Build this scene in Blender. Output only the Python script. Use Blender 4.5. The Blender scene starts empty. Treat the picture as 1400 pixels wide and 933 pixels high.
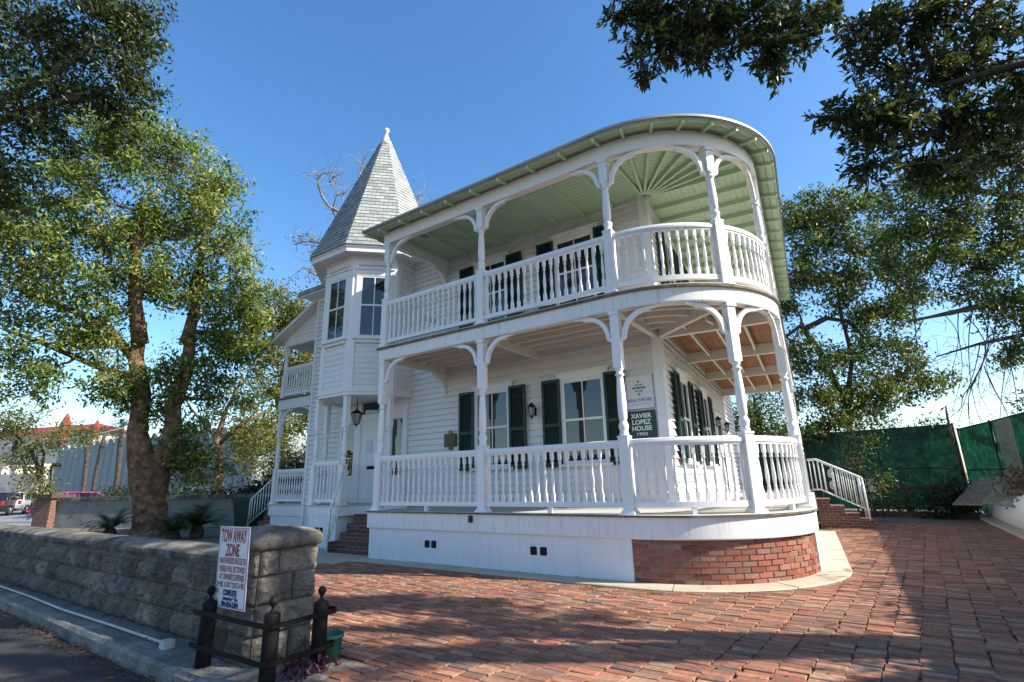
import bpy, bmesh, math, random
import numpy as np
from mathutils import Vector, Matrix, Euler, noise
from math import sin, cos, pi, sqrt, radians, atan2, hypot

random.seed(7)
NP = np.random.RandomState(11)
scene = bpy.context.scene
COL = scene.collection

# ------------------------------------------------------------------ camera
cam_d = bpy.data.cameras.new("camera")
cam = bpy.data.objects.new("camera", cam_d)
COL.objects.link(cam)
cam_d.sensor_width = 36.0
cam_d.lens = 36.0 * 705.33 / 1400.0
cam_d.clip_start = 0.05
cam_d.clip_end = 3000.0
right = Vector((0.82096, 0.57055, -0.02245))
up = Vector((0.16823, -0.20412, 0.96438))
fwd = Vector((-0.54564, 0.79549, 0.26356))
M = Matrix((right, up, -fwd)).transposed().to_4x4()
M.translation = Vector((3.0459, -7.3324, 1.3766))
cam.matrix_world = M
scene.camera = cam

# ------------------------------------------------------------------ light
SUN_EL, SUN_AZ = radians(36), radians(73)          # azimuth clockwise from +Y
world = bpy.data.worlds.new("World")
scene.world = world
world.use_nodes = True
wn = world.node_tree.nodes
sky = wn.new("ShaderNodeTexSky")
sky.sky_type = 'NISHITA'
sky.sun_disc = False
sky.sun_elevation = SUN_EL
sky.sun_rotation = SUN_AZ
sky.altitude = 0
sky.air_density = 1.0
sky.dust_density = 0.8
sky.ozone_density = 1.8
hsv = wn.new("ShaderNodeHueSaturation")
hsv.inputs["Saturation"].default_value = 1.26
hsv.inputs["Value"].default_value = 0.96
world.node_tree.links.new(sky.outputs[0], hsv.inputs["Color"])
world.node_tree.links.new(hsv.outputs[0], wn["Background"].inputs[0])
wn["Background"].inputs[1].default_value = 0.145
sun_d = bpy.data.lights.new("sun", 'SUN')
sun_d.energy = 5.0
sun_d.angle = radians(0.55)
sun_d.color = (1.0, 0.93, 0.82)
sun = bpy.data.objects.new("sun", sun_d)
COL.objects.link(sun)
SUN_DIR = Vector((sin(SUN_AZ) * cos(SUN_EL), cos(SUN_AZ) * cos(SUN_EL), sin(SUN_EL)))
sun.rotation_euler = SUN_DIR.to_track_quat('Z', 'Y').to_euler()
sun.location = SUN_DIR * 60
vs = scene.view_settings
vs.view_transform = 'Standard'
vs.look = 'None'
vs.exposure = 1.0
vs.gamma = 1.0
vs.use_curve_mapping = False
scene.render.engine = 'CYCLES'
scene.cycles.max_bounces = 6
scene.cycles.transparent_max_bounces = 8

# ------------------------------------------------------------------ materials
def new_mat(name):
    m = bpy.data.materials.new(name)
    m.use_nodes = True
    nt = m.node_tree
    return m, nt, nt.nodes, nt.links, nt.nodes["Principled BSDF"]

def noise_node(N, L, scale, detail=4, rough=0.6, coord='Object', vec=None):
    tc = N.new("ShaderNodeTexCoord")
    n = N.new("ShaderNodeTexNoise")
    n.inputs["Scale"].default_value = scale
    n.inputs["Detail"].default_value = detail
    n.inputs["Roughness"].default_value = rough
    L.new(tc.outputs[coord], n.inputs["Vector"])
    return n

def ramp(N, L, src, stops):
    r = N.new("ShaderNodeValToRGB")
    e = r.color_ramp.elements
    while len(e) < len(stops):
        e.new(0.5)
    for el, (p, c) in zip(e, stops):
        el.position = p
        el.color = (*c, 1) if len(c) == 3 else c
    L.new(src, r.inputs[0])
    return r

def mix(N, L, fac, a, b, mode='MIX'):
    m = N.new("ShaderNodeMix")
    m.data_type = 'RGBA'
    m.blend_type = mode
    for sock, v in ((0, fac), (6, a), (7, b)):
        if hasattr(v, 'links') or hasattr(v, 'is_linked'):
            L.new(v, m.inputs[sock])
        elif sock == 0:
            m.inputs[0].default_value = v
        else:
            m.inputs[sock].default_value = (*v, 1)
    return m.outputs[2]

def bump(N, L, src, strength, dist, bsdf):
    b = N.new("ShaderNodeBump")
    b.inputs["Strength"].default_value = strength
    b.inputs["Distance"].default_value = dist
    L.new(src, b.inputs["Height"])
    L.new(b.outputs[0], bsdf.inputs["Normal"])

def mat_noise(name, stops, scale=6, rough=0.7, bump_s=0.15, bump_d=0.01, bscale=None, detail=5, spec=0.3, fine=None):
    m, nt, N, L, B = new_mat(name)
    n = noise_node(N, L, scale, detail)
    r = ramp(N, L, n.outputs["Fac"], stops)
    col = r.outputs[0]
    if fine:
        n3 = noise_node(N, L, fine[0], 3)
        r3 = ramp(N, L, n3.outputs["Fac"], [(0.35, (1 - fine[1],) * 3), (0.65, (1.0,) * 3)])
        col = mix(N, L, 1.0, col, r3.outputs[0], 'MULTIPLY')
    L.new(col, B.inputs["Base Color"])
    B.inputs["Roughness"].default_value = rough
    B.inputs["Specular IOR Level"].default_value = spec
    if bump_s:
        n2 = noise_node(N, L, bscale or scale * 4, 6)
        bump(N, L, n2.outputs["Fac"], bump_s, bump_d, B)
    return m

def mat_attr(name, rough=0.8, nscale=25, amount=0.35, bump_s=0.4, bump_d=0.004, bscale=60, big=None, spec=0.25):
    """colour from the per-face 'Col' attribute with mottling"""
    m, nt, N, L, B = new_mat(name)
    a = N.new("ShaderNodeAttribute")
    a.attribute_name = "Col"
    n = noise_node(N, L, nscale, 5, 0.7)
    r = ramp(N, L, n.outputs["Fac"], [(0.3, (1 - amount,) * 3), (0.7, (1 + amount * 0.4,) * 3)])
    col = mix(N, L, 1.0, a.outputs["Color"], r.outputs[0], 'MULTIPLY')
    if big:
        n3 = noise_node(N, L, big[0], 4)
        r3 = ramp(N, L, n3.outputs["Fac"], [(0.35, (0,) * 3), (0.7, (1,) * 3)])
        mm = N.new("ShaderNodeMath"); mm.operation = 'MULTIPLY'; mm.inputs[1].default_value = big[1]
        L.new(r3.outputs[0], mm.inputs[0])
        col = mix(N, L, mm.outputs[0], col, big[2])
    L.new(col, B.inputs["Base Color"])
    B.inputs["Roughness"].default_value = rough
    B.inputs["Specular IOR Level"].default_value = spec
    n2 = noise_node(N, L, bscale, 5, 0.7)
    bump(N, L, n2.outputs["Fac"], bump_s, bump_d, B)
    return m

def mat_plain(name, color, rough=0.5, metal=0.0, spec=0.5):
    m, nt, N, L, B = new_mat(name)
    B.inputs["Base Color"].default_value = (*color, 1)
    B.inputs["Roughness"].default_value = rough
    B.inputs["Metallic"].default_value = metal
    B.inputs["Specular IOR Level"].default_value = spec
    return m

def mat_leaf(name, stops, trans=0.35, rough=0.45):
    m, nt, N, L, B = new_mat(name)
    a = N.new("ShaderNodeAttribute")
    a.attribute_name = "rnd"
    r = ramp(N, L, a.outputs["Fac"], stops)
    L.new(r.outputs[0], B.inputs["Base Color"])
    B.inputs["Roughness"].default_value = rough
    B.inputs["Specular IOR Level"].default_value = 0.35
    t = N.new("ShaderNodeBsdfTranslucent")
    hs = N.new("ShaderNodeHueSaturation")
    hs.inputs["Value"].default_value = 1.5
    hs.inputs["Saturation"].default_value = 1.1
    hs.inputs["Hue"].default_value = 0.485
    L.new(r.outputs[0], hs.inputs["Color"])
    L.new(hs.outputs[0], t.inputs["Color"])
    ms = N.new("ShaderNodeMixShader")
    ms.inputs[0].default_value = trans
    L.new(B.outputs[0], ms.inputs[1])
    L.new(t.outputs[0], ms.inputs[2])
    L.new(ms.outputs[0], N["Material Output"].inputs["Surface"])
    return m

W0 = (0.79, 0.78, 0.76)
def mat_paint(name, c, streak=0.10, rough=0.45, dirt=(0.45, 0.43, 0.38)):
    m, nt, N, L, B = new_mat(name)
    tc = N.new("ShaderNodeTexCoord")
    mp = N.new("ShaderNodeMapping")
    mp.inputs["Scale"].default_value = (9, 9, 1.1)
    L.new(tc.outputs["Object"], mp.inputs["Vector"])
    n = N.new("ShaderNodeTexNoise")
    n.inputs["Scale"].default_value = 1.6; n.inputs["Detail"].default_value = 6; n.inputs["Roughness"].default_value = 0.65
    L.new(mp.outputs[0], n.inputs["Vector"])
    r = ramp(N, L, n.outputs["Fac"], [(0.52, (0,) * 3), (0.8, (streak * 2.5,) * 3)])
    n2 = noise_node(N, L, 2.0, 4)
    r2 = ramp(N, L, n2.outputs["Fac"], [(0.3, tuple(x * 0.95 for x in c)), (0.7, c)])
    L.new(mix(N, L, r.outputs[0], r2.outputs[0], dirt), B.inputs["Base Color"])
    B.inputs["Roughness"].default_value = rough
    B.inputs["Specular IOR Level"].default_value = 0.35
    n3 = noise_node(N, L, 90, 3)
    bump(N, L, n3.outputs["Fac"], 0.08, 0.002, B)
    return m

def mat_brick_tex(name, c1, c2, mortar, bw=0.2, rh=0.075):
    m, nt, N, L, B = new_mat(name)
    a = N.new("ShaderNodeUVMap")
    b = N.new("ShaderNodeTexBrick")
    L.new(a.outputs[0], b.inputs["Vector"])
    b.inputs["Color1"].default_value = (*c1, 1)
    b.inputs["Color2"].default_value = (*c2, 1)
    b.inputs["Mortar"].default_value = (*mortar, 1)
    b.inputs["Scale"].default_value = 1.0
    b.inputs["Brick Width"].default_value = bw
    b.inputs["Row Height"].default_value = rh
    b.inputs["Mortar Size"].default_value = 0.006
    n = noise_node(N, L, 20, 5)
    r = ramp(N, L, n.outputs["Fac"], [(0.3, (0.6,) * 3), (0.7, (1.1,) * 3)])
    L.new(mix(N, L, 1.0, b.outputs["Color"], r.outputs[0], 'MULTIPLY'), B.inputs["Base Color"])
    B.inputs["Roughness"].default_value = 0.85
    bump(N, L, b.outputs["Fac"], -0.5, 0.006, B)
    return m

MT = {}
MT['white'] = mat_paint('white_paint', W0, 0.10)
MT['white_clean'] = mat_paint('white_trim', (0.80, 0.79, 0.775), 0.10)
MT['siding'] = mat_paint('white_siding', (0.77, 0.755, 0.72), 0.16, 0.55)
MT['fascia'] = mat_paint('fascia_paint', (0.78, 0.77, 0.75), 0.30, 0.5)
MT['stucco'] = mat_paint('white_stucco', (0.79, 0.785, 0.77), 0.14, 0.8)
MT['ceiling'] = mat_paint('taupe_ceiling', (0.62, 0.57, 0.50), 0.05, 0.7)
MT['joist'] = mat_paint('joist_paint', (0.72, 0.68, 0.61), 0.05, 0.7)
MT['green'] = mat_paint('green_ceiling_paint', (0.47, 0.62, 0.44), 0.03, 0.6, (0.25, 0.36, 0.28))
MT['rawwood'] = mat_noise('raw_ceiling_boards', [(0.3, (0.22, 0.10, 0.04)), (0.7, (0.36, 0.18, 0.075))], 5, 0.7)
MT['deckedge'] = mat_noise('weathered_deck_edge', [(0.3, (0.06, 0.05, 0.04)), (0.7, (0.20, 0.17, 0.13))], 7, 0.8)
MT['deck'] = mat_noise('deck_paint', [(0.3, (0.42, 0.40, 0.36)), (0.7, (0.55, 0.52, 0.47))], 3, 0.6)
MT['shutter'] = mat_noise('dark_green_shutter', [(0.3, (0.010, 0.030, 0.022)), (0.7, (0.016, 0.045, 0.033))], 4, 0.4, 0.0)
MT['glass'] = mat_plain('window_glass', (0.012, 0.014, 0.016), 0.03, 0, 0.9)
MT['black'] = mat_plain('black_iron', (0.006, 0.006, 0.006), 0.65, 0, 0.18)
MT['dark'] = mat_plain('dark_void', (0.01, 0.01, 0.01), 0.9)
MT['rail_metal'] = mat_plain('white_pipe', (0.72, 0.74, 0.72), 0.35)
MT['brickstep'] = mat_brick_tex('step_bricks', (0.20, 0.075, 0.045), (0.11, 0.045, 0.035), (0.25, 0.22, 0.19))
MT['brickpillar'] = mat_brick_tex('pillar_bricks', (0.20, 0.08, 0.05), (0.14, 0.06, 0.04), (0.28, 0.25, 0.21))
MT['brick'] = mat_attr('wall_bricks', 0.85, 40, 0.4, 0.5, 0.006, 50)
MT['mortar'] = mat_noise('mortar', [(0.3, (0.38, 0.34, 0.29)), (0.7, (0.52, 0.48, 0.42))], 20, 0.95)
MT['paver'] = mat_attr('paving_bricks', 0.8, 18, 0.45, 0.5, 0.006, 45, big=(1.1, 0.55, (0.15, 0.095, 0.07)))
MT['sand'] = mat_noise('joint_sand', [(0.3, (0.05, 0.045, 0.035)), (0.7, (0.17, 0.15, 0.12))], 9, 0.95)
MT['walk'] = mat_noise('beige_concrete', [(0.3, (0.42, 0.36, 0.27)), (0.7, (0.54, 0.47, 0.36))], 2.5, 0.85, 0.2, 0.004, 60, fine=(60, 0.15))
MT['soil'] = mat_noise('dry_soil', [(0.3, (0.10, 0.08, 0.06)), (0.7, (0.26, 0.22, 0.17))], 1.2, 0.95, 0.5, 0.03, 12, fine=(35, 0.4))
MT['ledge'] = mat_noise('ledge_concrete', [(0.3, (0.12, 0.118, 0.105)), (0.55, (0.25, 0.24, 0.215)), (0.7, (0.33, 0.32, 0.285))], 2.6, 0.9, 0.5, 0.01, 40, fine=(30, 0.45))
MT['asphalt'] = mat_noise('asphalt', [(0.3, (0.04, 0.04, 0.042)), (0.7, (0.095, 0.093, 0.09))], 1.5, 0.9, 1.0, 0.02, 55, fine=(70, 0.65))
MT['asphalt_far'] = mat_noise('worn_asphalt', [(0.3, (0.16, 0.16, 0.17)), (0.7, (0.22, 0.22, 0.23))], 0.5, 0.9, 0.2, 0.01)
MT['stone'] = mat_attr('rusticated_stone', 0.92, 9, 0.6, 0.9, 0.02, 26, big=(2.2, 0.75, (0.05, 0.047, 0.04)))
MT['cap'] = mat_noise('cap_stone', [(0.3, (0.035, 0.033, 0.028)), (0.5, (0.13, 0.12, 0.10)), (0.72, (0.34, 0.31, 0.26))], 3.5, 0.9, 0.7, 0.012, 25, fine=(40, 0.35))
MT['shingle'] = None
MT['bark'] = mat_noise('bark', [(0.3, (0.10, 0.06, 0.038)), (0.5, (0.25, 0.15, 0.09)), (0.7, (0.46, 0.31, 0.21))], 5, 0.95, 1.0, 0.08, 11, fine=(26, 0.5))
MT['bark_dark'] = mat_noise('dark_bark', [(0.3, (0.035, 0.03, 0.026)), (0.7, (0.11, 0.095, 0.08))], 5, 0.95, 0.8, 0.03, 10)
MT['bark_pale'] = mat_noise('pale_bark', [(0.3, (0.16, 0.13, 0.11)), (0.7, (0.38, 0.34, 0.30))], 6, 0.9, 0.5, 0.02, 14)
MT['leaf_left'] = mat_leaf('camphor_leaves', [(0.0, (0.025, 0.055, 0.014)), (0.35, (0.10, 0.165, 0.030)), (0.7, (0.26, 0.32, 0.07)), (1.0, (0.42, 0.36, 0.14))], 0.40)
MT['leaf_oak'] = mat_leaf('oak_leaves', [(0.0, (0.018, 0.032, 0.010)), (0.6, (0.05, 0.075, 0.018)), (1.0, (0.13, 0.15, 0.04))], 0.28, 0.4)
MT['leaf_mid'] = mat_leaf('live_oak_leaves', [(0.0, (0.022, 0.048, 0.012)), (0.45, (0.08, 0.125, 0.026)), (1.0, (0.24, 0.26, 0.06))], 0.32)
MT['leaf_yel'] = mat_leaf('yellowing_leaves', [(0.0, (0.07, 0.10, 0.02)), (0.6, (0.16, 0.18, 0.04)), (1.0, (0.30, 0.20, 0.07))], 0.4)
MT['leaf_dry'] = mat_leaf('dry_leaves', [(0.0, (0.10, 0.05, 0.03)), (1.0, (0.25, 0.14, 0.07))], 0.3)
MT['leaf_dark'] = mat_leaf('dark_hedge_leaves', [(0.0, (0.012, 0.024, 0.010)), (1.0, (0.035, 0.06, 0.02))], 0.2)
MT['leaf_purple'] = mat_leaf('purple_leaves', [(0.0, (0.04, 0.018, 0.03)), (0.6, (0.12, 0.045, 0.09)), (1.0, (0.26, 0.13, 0.08))], 0.3)
MT['palm'] = mat_leaf('palm_fronds', [(0.0, (0.02, 0.045, 0.014)), (1.0, (0.06, 0.10, 0.03))], 0.25, 0.4)
MT['screen'] = mat_noise('green_fence_fabric', [(0.3, (0.008, 0.075, 0.038)), (0.7, (0.018, 0.15, 0.075))], 1.5, 0.6, 0.4, 0.02, 14, fine=(9, 0.35))
MT['wood_grey'] = mat_noise('weathered_lattice', [(0.3, (0.20, 0.17, 0.14)), (0.7, (0.36, 0.32, 0.27))], 8, 0.9)
MT['wood_dark'] = mat_noise('dark_timber', [(0.3, (0.05, 0.035, 0.025)), (0.7, (0.11, 0.08, 0.06))], 8, 0.9)
MT['bin'] = mat_plain('dark_green_plastic', (0.012, 0.035, 0.024), 0.5)
MT['pot'] = mat_plain('green_pot_plastic', (0.02, 0.11, 0.075), 0.5)
MT['sign_white'] = mat_noise('sign_white', [(0.3, (0.66, 0.66, 0.68)), (0.7, (0.74, 0.74, 0.76))], 4, 0.4, 0.0)
MT['sign_grey'] = mat_plain('sign_light_grey', (0.70, 0.69, 0.68), 0.5)
MT['sign_green'] = mat_plain('sign_green', (0.012, 0.05, 0.032), 0.5)
MT['red_ink'] = mat_plain('red_lettering', (0.30, 0.035, 0.03), 0.5)
MT['navy_ink'] = mat_plain('navy_lettering', (0.02, 0.025, 0.10), 0.5)
MT['white_ink'] = mat_plain('white_lettering', (0.78, 0.77, 0.72), 0.5)
MT['blue_ink'] = mat_plain('blue_mark', (0.03, 0.17, 0.48), 0.5)
MT['lime_ink'] = mat_plain('lime_mark', (0.22, 0.38, 0.02), 0.5)
MT['orange_ink'] = mat_plain('orange_mark', (0.60, 0.10, 0.02), 0.5)
MT['grey_ink'] = mat_plain('grey_lettering', (0.30, 0.30, 0.33), 0.5)
MT['bronze'] = mat_noise('bronze_plaque', [(0.3, (0.05, 0.035, 0.012)), (0.7, (0.12, 0.085, 0.03))], 30, 0.4, 0.3, 0.003, 60)
MT['paper'] = mat_plain('paper', (0.62, 0.62, 0.80), 0.7)
MT['hall'] = mat_noise('grey_hall_panels', [(0.3, (0.20, 0.235, 0.235)), (0.7, (0.26, 0.30, 0.30))], 0.6, 0.7, 0.1)
MT['cream'] = mat_noise('cream_stucco', [(0.3, (0.55, 0.47, 0.38)), (0.7, (0.65, 0.57, 0.47))], 0.5, 0.9, 0.1)
MT['redtile'] = mat_noise('red_roof_tiles', [(0.3, (0.17, 0.03, 0.018)), (0.7, (0.25, 0.05, 0.03))], 2, 0.8, 0.3, 0.05, 4)
MT['rubber'] = mat_plain('tyre_rubber', (0.02, 0.02, 0.02), 0.8)
MT['alloy'] = mat_plain('wheel_alloy', (0.5, 0.5, 0.52), 0.3, 0.8)
MT['tail'] = mat_plain('tail_lamp_red', (0.45, 0.01, 0.01), 0.2)
MT['cable'] = mat_plain('cable_black', (0.02, 0.02, 0.02), 0.6)
MT['flower'] = mat_plain('red_flowers', (0.45, 0.04, 0.03), 0.6)

def shingle_mat():
    m, nt, N, L, B = new_mat('grey_shingles')
    a = N.new("ShaderNodeUVMap")
    b = N.new("ShaderNodeTexBrick")
    L.new(a.outputs[0], b.inputs["Vector"])
    b.inputs["Color1"].default_value = (0.36, 0.375, 0.35, 1)
    b.inputs["Color2"].default_value = (0.21, 0.225, 0.215, 1)
    b.inputs["Mortar"].default_value = (0.13, 0.15, 0.14, 1)
    b.inputs["Scale"].default_value = 1.0
    b.inputs["Brick Width"].default_value = 0.23
    b.inputs["Row Height"].default_value = 0.15
    b.inputs["Mortar Size"].default_value = 0.008
    b.inputs["Bias"].default_value = -0.1
    n = noise_node(N, L, 2.2, 6)
    r = ramp(N, L, n.outputs["Fac"], [(0.3, (0.8,) * 3), (0.7, (1.1,) * 3)])
    L.new(mix(N, L, 1.0, b.outputs["Color"], r.outputs[0], 'MULTIPLY'), B.inputs["Base Color"])
    B.inputs["Roughness"].default_value = 0.9
    n2 = noise_node(N, L, 120, 3)
    bump(N, L, n2.outputs["Fac"], 0.4, 0.004, B)
    return m
MT['shingle'] = shingle_mat()

# ------------------------------------------------------------------ mesh builder
ORG = {}
class MB:
    def __init__(s):
        s.v = []; s.f = []; s.sm = []; s.col = []; s.uv = None
    def add(s, vs_, fs, smooth=False, col=(1, 1, 1)):
        o = len(s.v)
        s.v.extend(tuple(p) for p in vs_)
        for f in fs:
            s.f.append(tuple(i + o for i in f)); s.sm.append(smooth); s.col.append(col)
    def box(s, c, size, rz=0.0, mtx=None, col=(1, 1, 1)):
        x, y, z = (k / 2 for k in size)
        P = [(-x, -y, -z), (x, -y, -z), (x, y, -z), (-x, y, -z), (-x, -y, z), (x, -y, z), (x, y, z), (-x, y, z)]
        R = mtx if mtx is not None else Matrix.Rotation(rz, 3, 'Z')
        c = Vector(c)
        s.add([R @ Vector(p) + c for p in P], [(0, 3, 2, 1), (4, 5, 6, 7), (0, 1, 5, 4), (1, 2, 6, 5), (2, 3, 7, 6), (3, 0, 4, 7)], False, col)
    def bx(s, x0, x1, y0, y1, z0, z1, col=(1, 1, 1)):
        s.box(((x0 + x1) / 2, (y0 + y1) / 2, (z0 + z1) / 2), (abs(x1 - x0), abs(y1 - y0), abs(z1 - z0)), col=col)
    def beam(s, a, b, w, h, col=(1, 1, 1)):
        """box from a to b, w wide, h deep (vertical), a and b on its top centre line"""
        a = Vector(a); b = Vector(b); d = b - a
        X = d.normalized(); Y = Vector((0, 0, 1)).cross(X).normalized(); Z = X.cross(Y)
        R = Matrix((X, Y, Z)).transposed()
        s.box((a + b) / 2 - Z * (h / 2), (d.length, w, h), mtx=R, col=col)
    def tube(s, pts, radii, n=8, cap=True, smooth=True, col=(1, 1, 1)):
        pts = [Vector(p) for p in pts]
        if not hasattr(radii, '__len__'):
            radii = [radii] * len(pts)
        rings = []
        ref = None
        vs_ = []; fs = []
        for i, p in enumerate(pts):
            t = (pts[min(i + 1, len(pts) - 1)] - pts[max(i - 1, 0)])
            t = t.normalized() if t.length > 1e-9 else Vector((0, 0, 1))
            if ref is None:
                ref = Vector((0, 0, 1)) if abs(t.z) < 0.9 else Vector((1, 0, 0))
            a = ref - t * ref.dot(t)
            if a.length < 1e-6:
                a = t.orthogonal()
            a.normalize(); b = t.cross(a); ref = a
            for k in range(n):
                an = 2 * pi * k / n
                vs_.append(p + (a * cos(an) + b * sin(an)) * radii[i])
        for i in range(len(pts) - 1):
            for k in range(n):
                k2 = (k + 1) % n
                fs.append((i * n + k, i * n + k2, (i + 1) * n + k2, (i + 1) * n + k))
        if cap:
            fs.append(tuple(range(n - 1, -1, -1))); fs.append(tuple((len(pts) - 1) * n + k for k in range(n)))
        s.add(vs_, fs, smooth, col)
    def lathe(s, prof, n=12, c=(0, 0, 0), smooth=True, rz=0.0, col=(1, 1, 1)):
        vs_ = []; fs = []
        for r, z in prof:
            for k in range(n):
                an = 2 * pi * k / n + rz
                vs_.append((c[0] + r * cos(an), c[1] + r * sin(an), c[2] + z))
        for i in range(len(prof) - 1):
            for k in range(n):
                k2 = (k + 1) % n
                fs.append((i * n + k, i * n + k2, (i + 1) * n + k2, (i + 1) * n + k))
        fs.append(tuple(range(n - 1, -1, -1))); fs.append(tuple((len(prof) - 1) * n + k for k in range(n)))
        s.add(vs_, fs, smooth, col)
    def prism(s, poly, z0, z1, col=(1, 1, 1)):
        n = len(poly)
        area = sum(poly[i][0] * poly[(i + 1) % n][1] - poly[(i + 1) % n][0] * poly[i][1] for i in range(n))
        if area < 0: poly = poly[::-1]
        s.add([(x, y, z0) for x, y in poly] + [(x, y, z1) for x, y in poly],
              [tuple(range(n - 1, -1, -1)), tuple(range(n, 2 * n))] + [(i, (i + 1) % n, n + (i + 1) % n, n + i) for i in range(n)], False, col)
    def extr(s, poly2, frame, d0, d1, col=(1, 1, 1)):
        """polygon in a plane: frame = (origin, U, V, W); extruded along W from d0 to d1"""
        O, U, V, Wv = (Vector(q) for q in frame)
        n = len(poly2)
        vs_ = [O + U * a + V * b + Wv * d0 for a, b in poly2] + [O + U * a + V * b + Wv * d1 for a, b in poly2]
        s.add(vs_, [tuple(range(n - 1, -1, -1)), tuple(range(n, 2 * n))] + [(i, (i + 1) % n, n + (i + 1) % n, n + i) for i in range(n)], False, col)
    def sweep(s, prof, stations, closed=True, caps=True, smooth=False, col=(1, 1, 1)):
        """prof: list of (offset, z); stations: functions offset -> (x, y)"""
        n = len(prof); vs_ = []; fs = []
        for st in stations:
            for o, z in prof:
                x, y = st(o)
                vs_.append((x, y, z))
        m = n if closed else n - 1
        for i in range(len(stations) - 1):
            for k in range(m):
                k2 = (k + 1) % n
                fs.append((i * n + k, (i + 1) * n + k, (i + 1) * n + k2, i * n + k2))
        if closed and caps:
            fs.append(tuple(range(n))); fs.append(tuple((len(stations) - 1) * n + k for k in range(n - 1, -1, -1)))
        s.add(vs_, fs, smooth, col)
    def build(s, name, mat, parent=None, uvs=None):
        me = bpy.data.meshes.new(name)
        o = ORG.get(parent.name, Vector((0, 0, 0))) if parent else Vector((0, 0, 0))
        me.from_pydata([(x - o[0], y - o[1], z - o[2]) for x, y, z in s.v], [], s.f)
        me.polygons.foreach_set('use_smooth', s.sm)
        if any(c != (1, 1, 1) for c in s.col):
            at = me.attributes.new('Col', 'FLOAT_COLOR', 'FACE')
            at.data.foreach_set('color', np.array([(*c, 1) for c in s.col], dtype=np.float32).ravel())
        bm = bmesh.new(); bm.from_mesh(me)
        bmesh.ops.recalc_face_normals(bm, faces=bm.faces)
        bm.to_mesh(me); bm.free()
        if uvs == 'box':
            uv = me.uv_layers.new(name='UVMap')
            for p in me.polygons:
                nx, ny, nz = (abs(q) for q in p.normal)
                for li in p.loop_indices:
                    x, y, z = me.vertices[me.loops[li].vertex_index].co
                    if nz > max(nx, ny): q = (x, y)
                    elif nx > ny: q = (y, z)
                    else: q = (x, z)
                    uv.data[li].uv = q
        me.materials.append(mat)
        ob = bpy.data.objects.new(name, me)
        COL.objects.link(ob)
        if parent:
            ob.parent = parent
            ORG[ob.name] = o
        return ob

def tag(o, label=None, cat=None, group=None, kind=None):
    if label: o['label'] = label
    if cat: o['category'] = cat
    if group: o['group'] = group
    if kind: o['kind'] = kind
    return o

def thing(name, label, cat, loc=(0, 0, 0), group=None):
    o = bpy.data.objects.new(name, None)
    o.empty_display_size = 0.2
    COL.objects.link(o)
    o.location = loc
    ORG[o.name] = Vector(loc)
    return tag(o, label, cat, group)

def place(src, parent, loc, rz=0.0, scale=None, name=None):
    """a copy (shared mesh) of a part placed under another parent; loc in world coordinates"""
    c = src.copy()
    if name: c.name = name
    COL.objects.link(c)
    o = ORG[parent.name]
    c.parent = parent
    c.location = Vector(loc) - o
    c.rotation_euler = (0, 0, rz)
    if scale: c.scale = scale
    return c

def text_mesh(body, size, bold=0.0, space=1.0, w=None):
    cu = bpy.data.curves.new('txt', 'FONT')
    cu.body = body; cu.size = size; cu.align_x = 'CENTER'; cu.align_y = 'CENTER'
    cu.offset = bold; cu.space_character = space; cu.resolution_u = 3; cu.extrude = 0.0
    ob = bpy.data.objects.new('txt', cu); COL.objects.link(ob)
    dg = bpy.context.evaluated_depsgraph_get()
    me = ob.evaluated_get(dg).to_mesh()
    vs_ = [tuple(v.co) for v in me.vertices]; fs = [tuple(p.vertices) for p in me.polygons]
    ob.evaluated_get(dg).to_mesh_clear()
    bpy.data.objects.remove(ob); bpy.data.curves.remove(cu)
    if w and vs_:
        xs = [v[0] for v in vs_]; k = w / (max(xs) - min(xs)); m = (max(xs) + min(xs)) / 2
        vs_ = [((x - m) * k, y, z) for x, y, z in vs_]
    return vs_, fs
# ------------------------------------------------------------------ setting
R_ = 1.984                       # porch depth: corner arc radius
BA = 0.0962                      # the side wall leans off square
CC = (0.0, R_)
T4 = pi / 2 + BA
NRM = (cos(BA), sin(BA)); TG = (-sin(BA), cos(BA))
S_END = 8.55
UA = R_ * T4                     # u at the end of the arc

def pt(u, o):
    """point of the porch outline: u along it (u = 0 where the front meets the arc), o outward"""
    if u <= 0: return (u, -o)
    if u <= UA:
        t = u / R_
        return (CC[0] + (R_ + o) * sin(t), CC[1] - (R_ + o) * cos(t))
    s = u - UA
    return (CC[0] + NRM[0] * (R_ + o) + TG[0] * s, CC[1] + NRM[1] * (R_ + o) + TG[1] * s)
def ang(u):
    return 0.0 if u <= 0 else (u / R_ if u < UA else T4)
def stations(u0, u1, step=0.08):
    us = [u0]
    for b in (0.0, UA):
        if u0 < b < u1: us.append(b)
    us.append(u1)
    out = []
    for a, b in zip(us[:-1], us[1:]):
        mid = (a + b) / 2
        n = max(2, int((b - a) / step)) if 0 < mid < UA else 1
        out += [a + (b - a) * i / n for i in range(n)]
    out.append(u1)
    return [(lambda o, u=u: pt(u, o)) for u in out]

def sheet(name, poly, z, mat, thick=0.05, kind='structure'):
    m = MB(); m.prism(poly, z - thick, z)
    return tag(m.build(name, mat), kind=kind)

sheet('ground', [(-900, -900), (900, -900), (900, 900), (-900, 900)], -0.20, MT['soil'])
sheet('street', [(-120, -30), (40, -30), (40, -4.95), (-120, -4.95)], -0.13, MT['asphalt'], 0.06)
sheet('lot_ground', [(-29.5, -4.66), (16, -4.66), (16, 40), (-29.5, 40)], -0.03, MT['soil'], 0.16)
sheet('parking_lot', [(-140, -4.2), (-29.6, -4.2), (-29.6, 60), (-140, 60)], -0.02, MT['asphalt_far'], 0.12)

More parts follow.
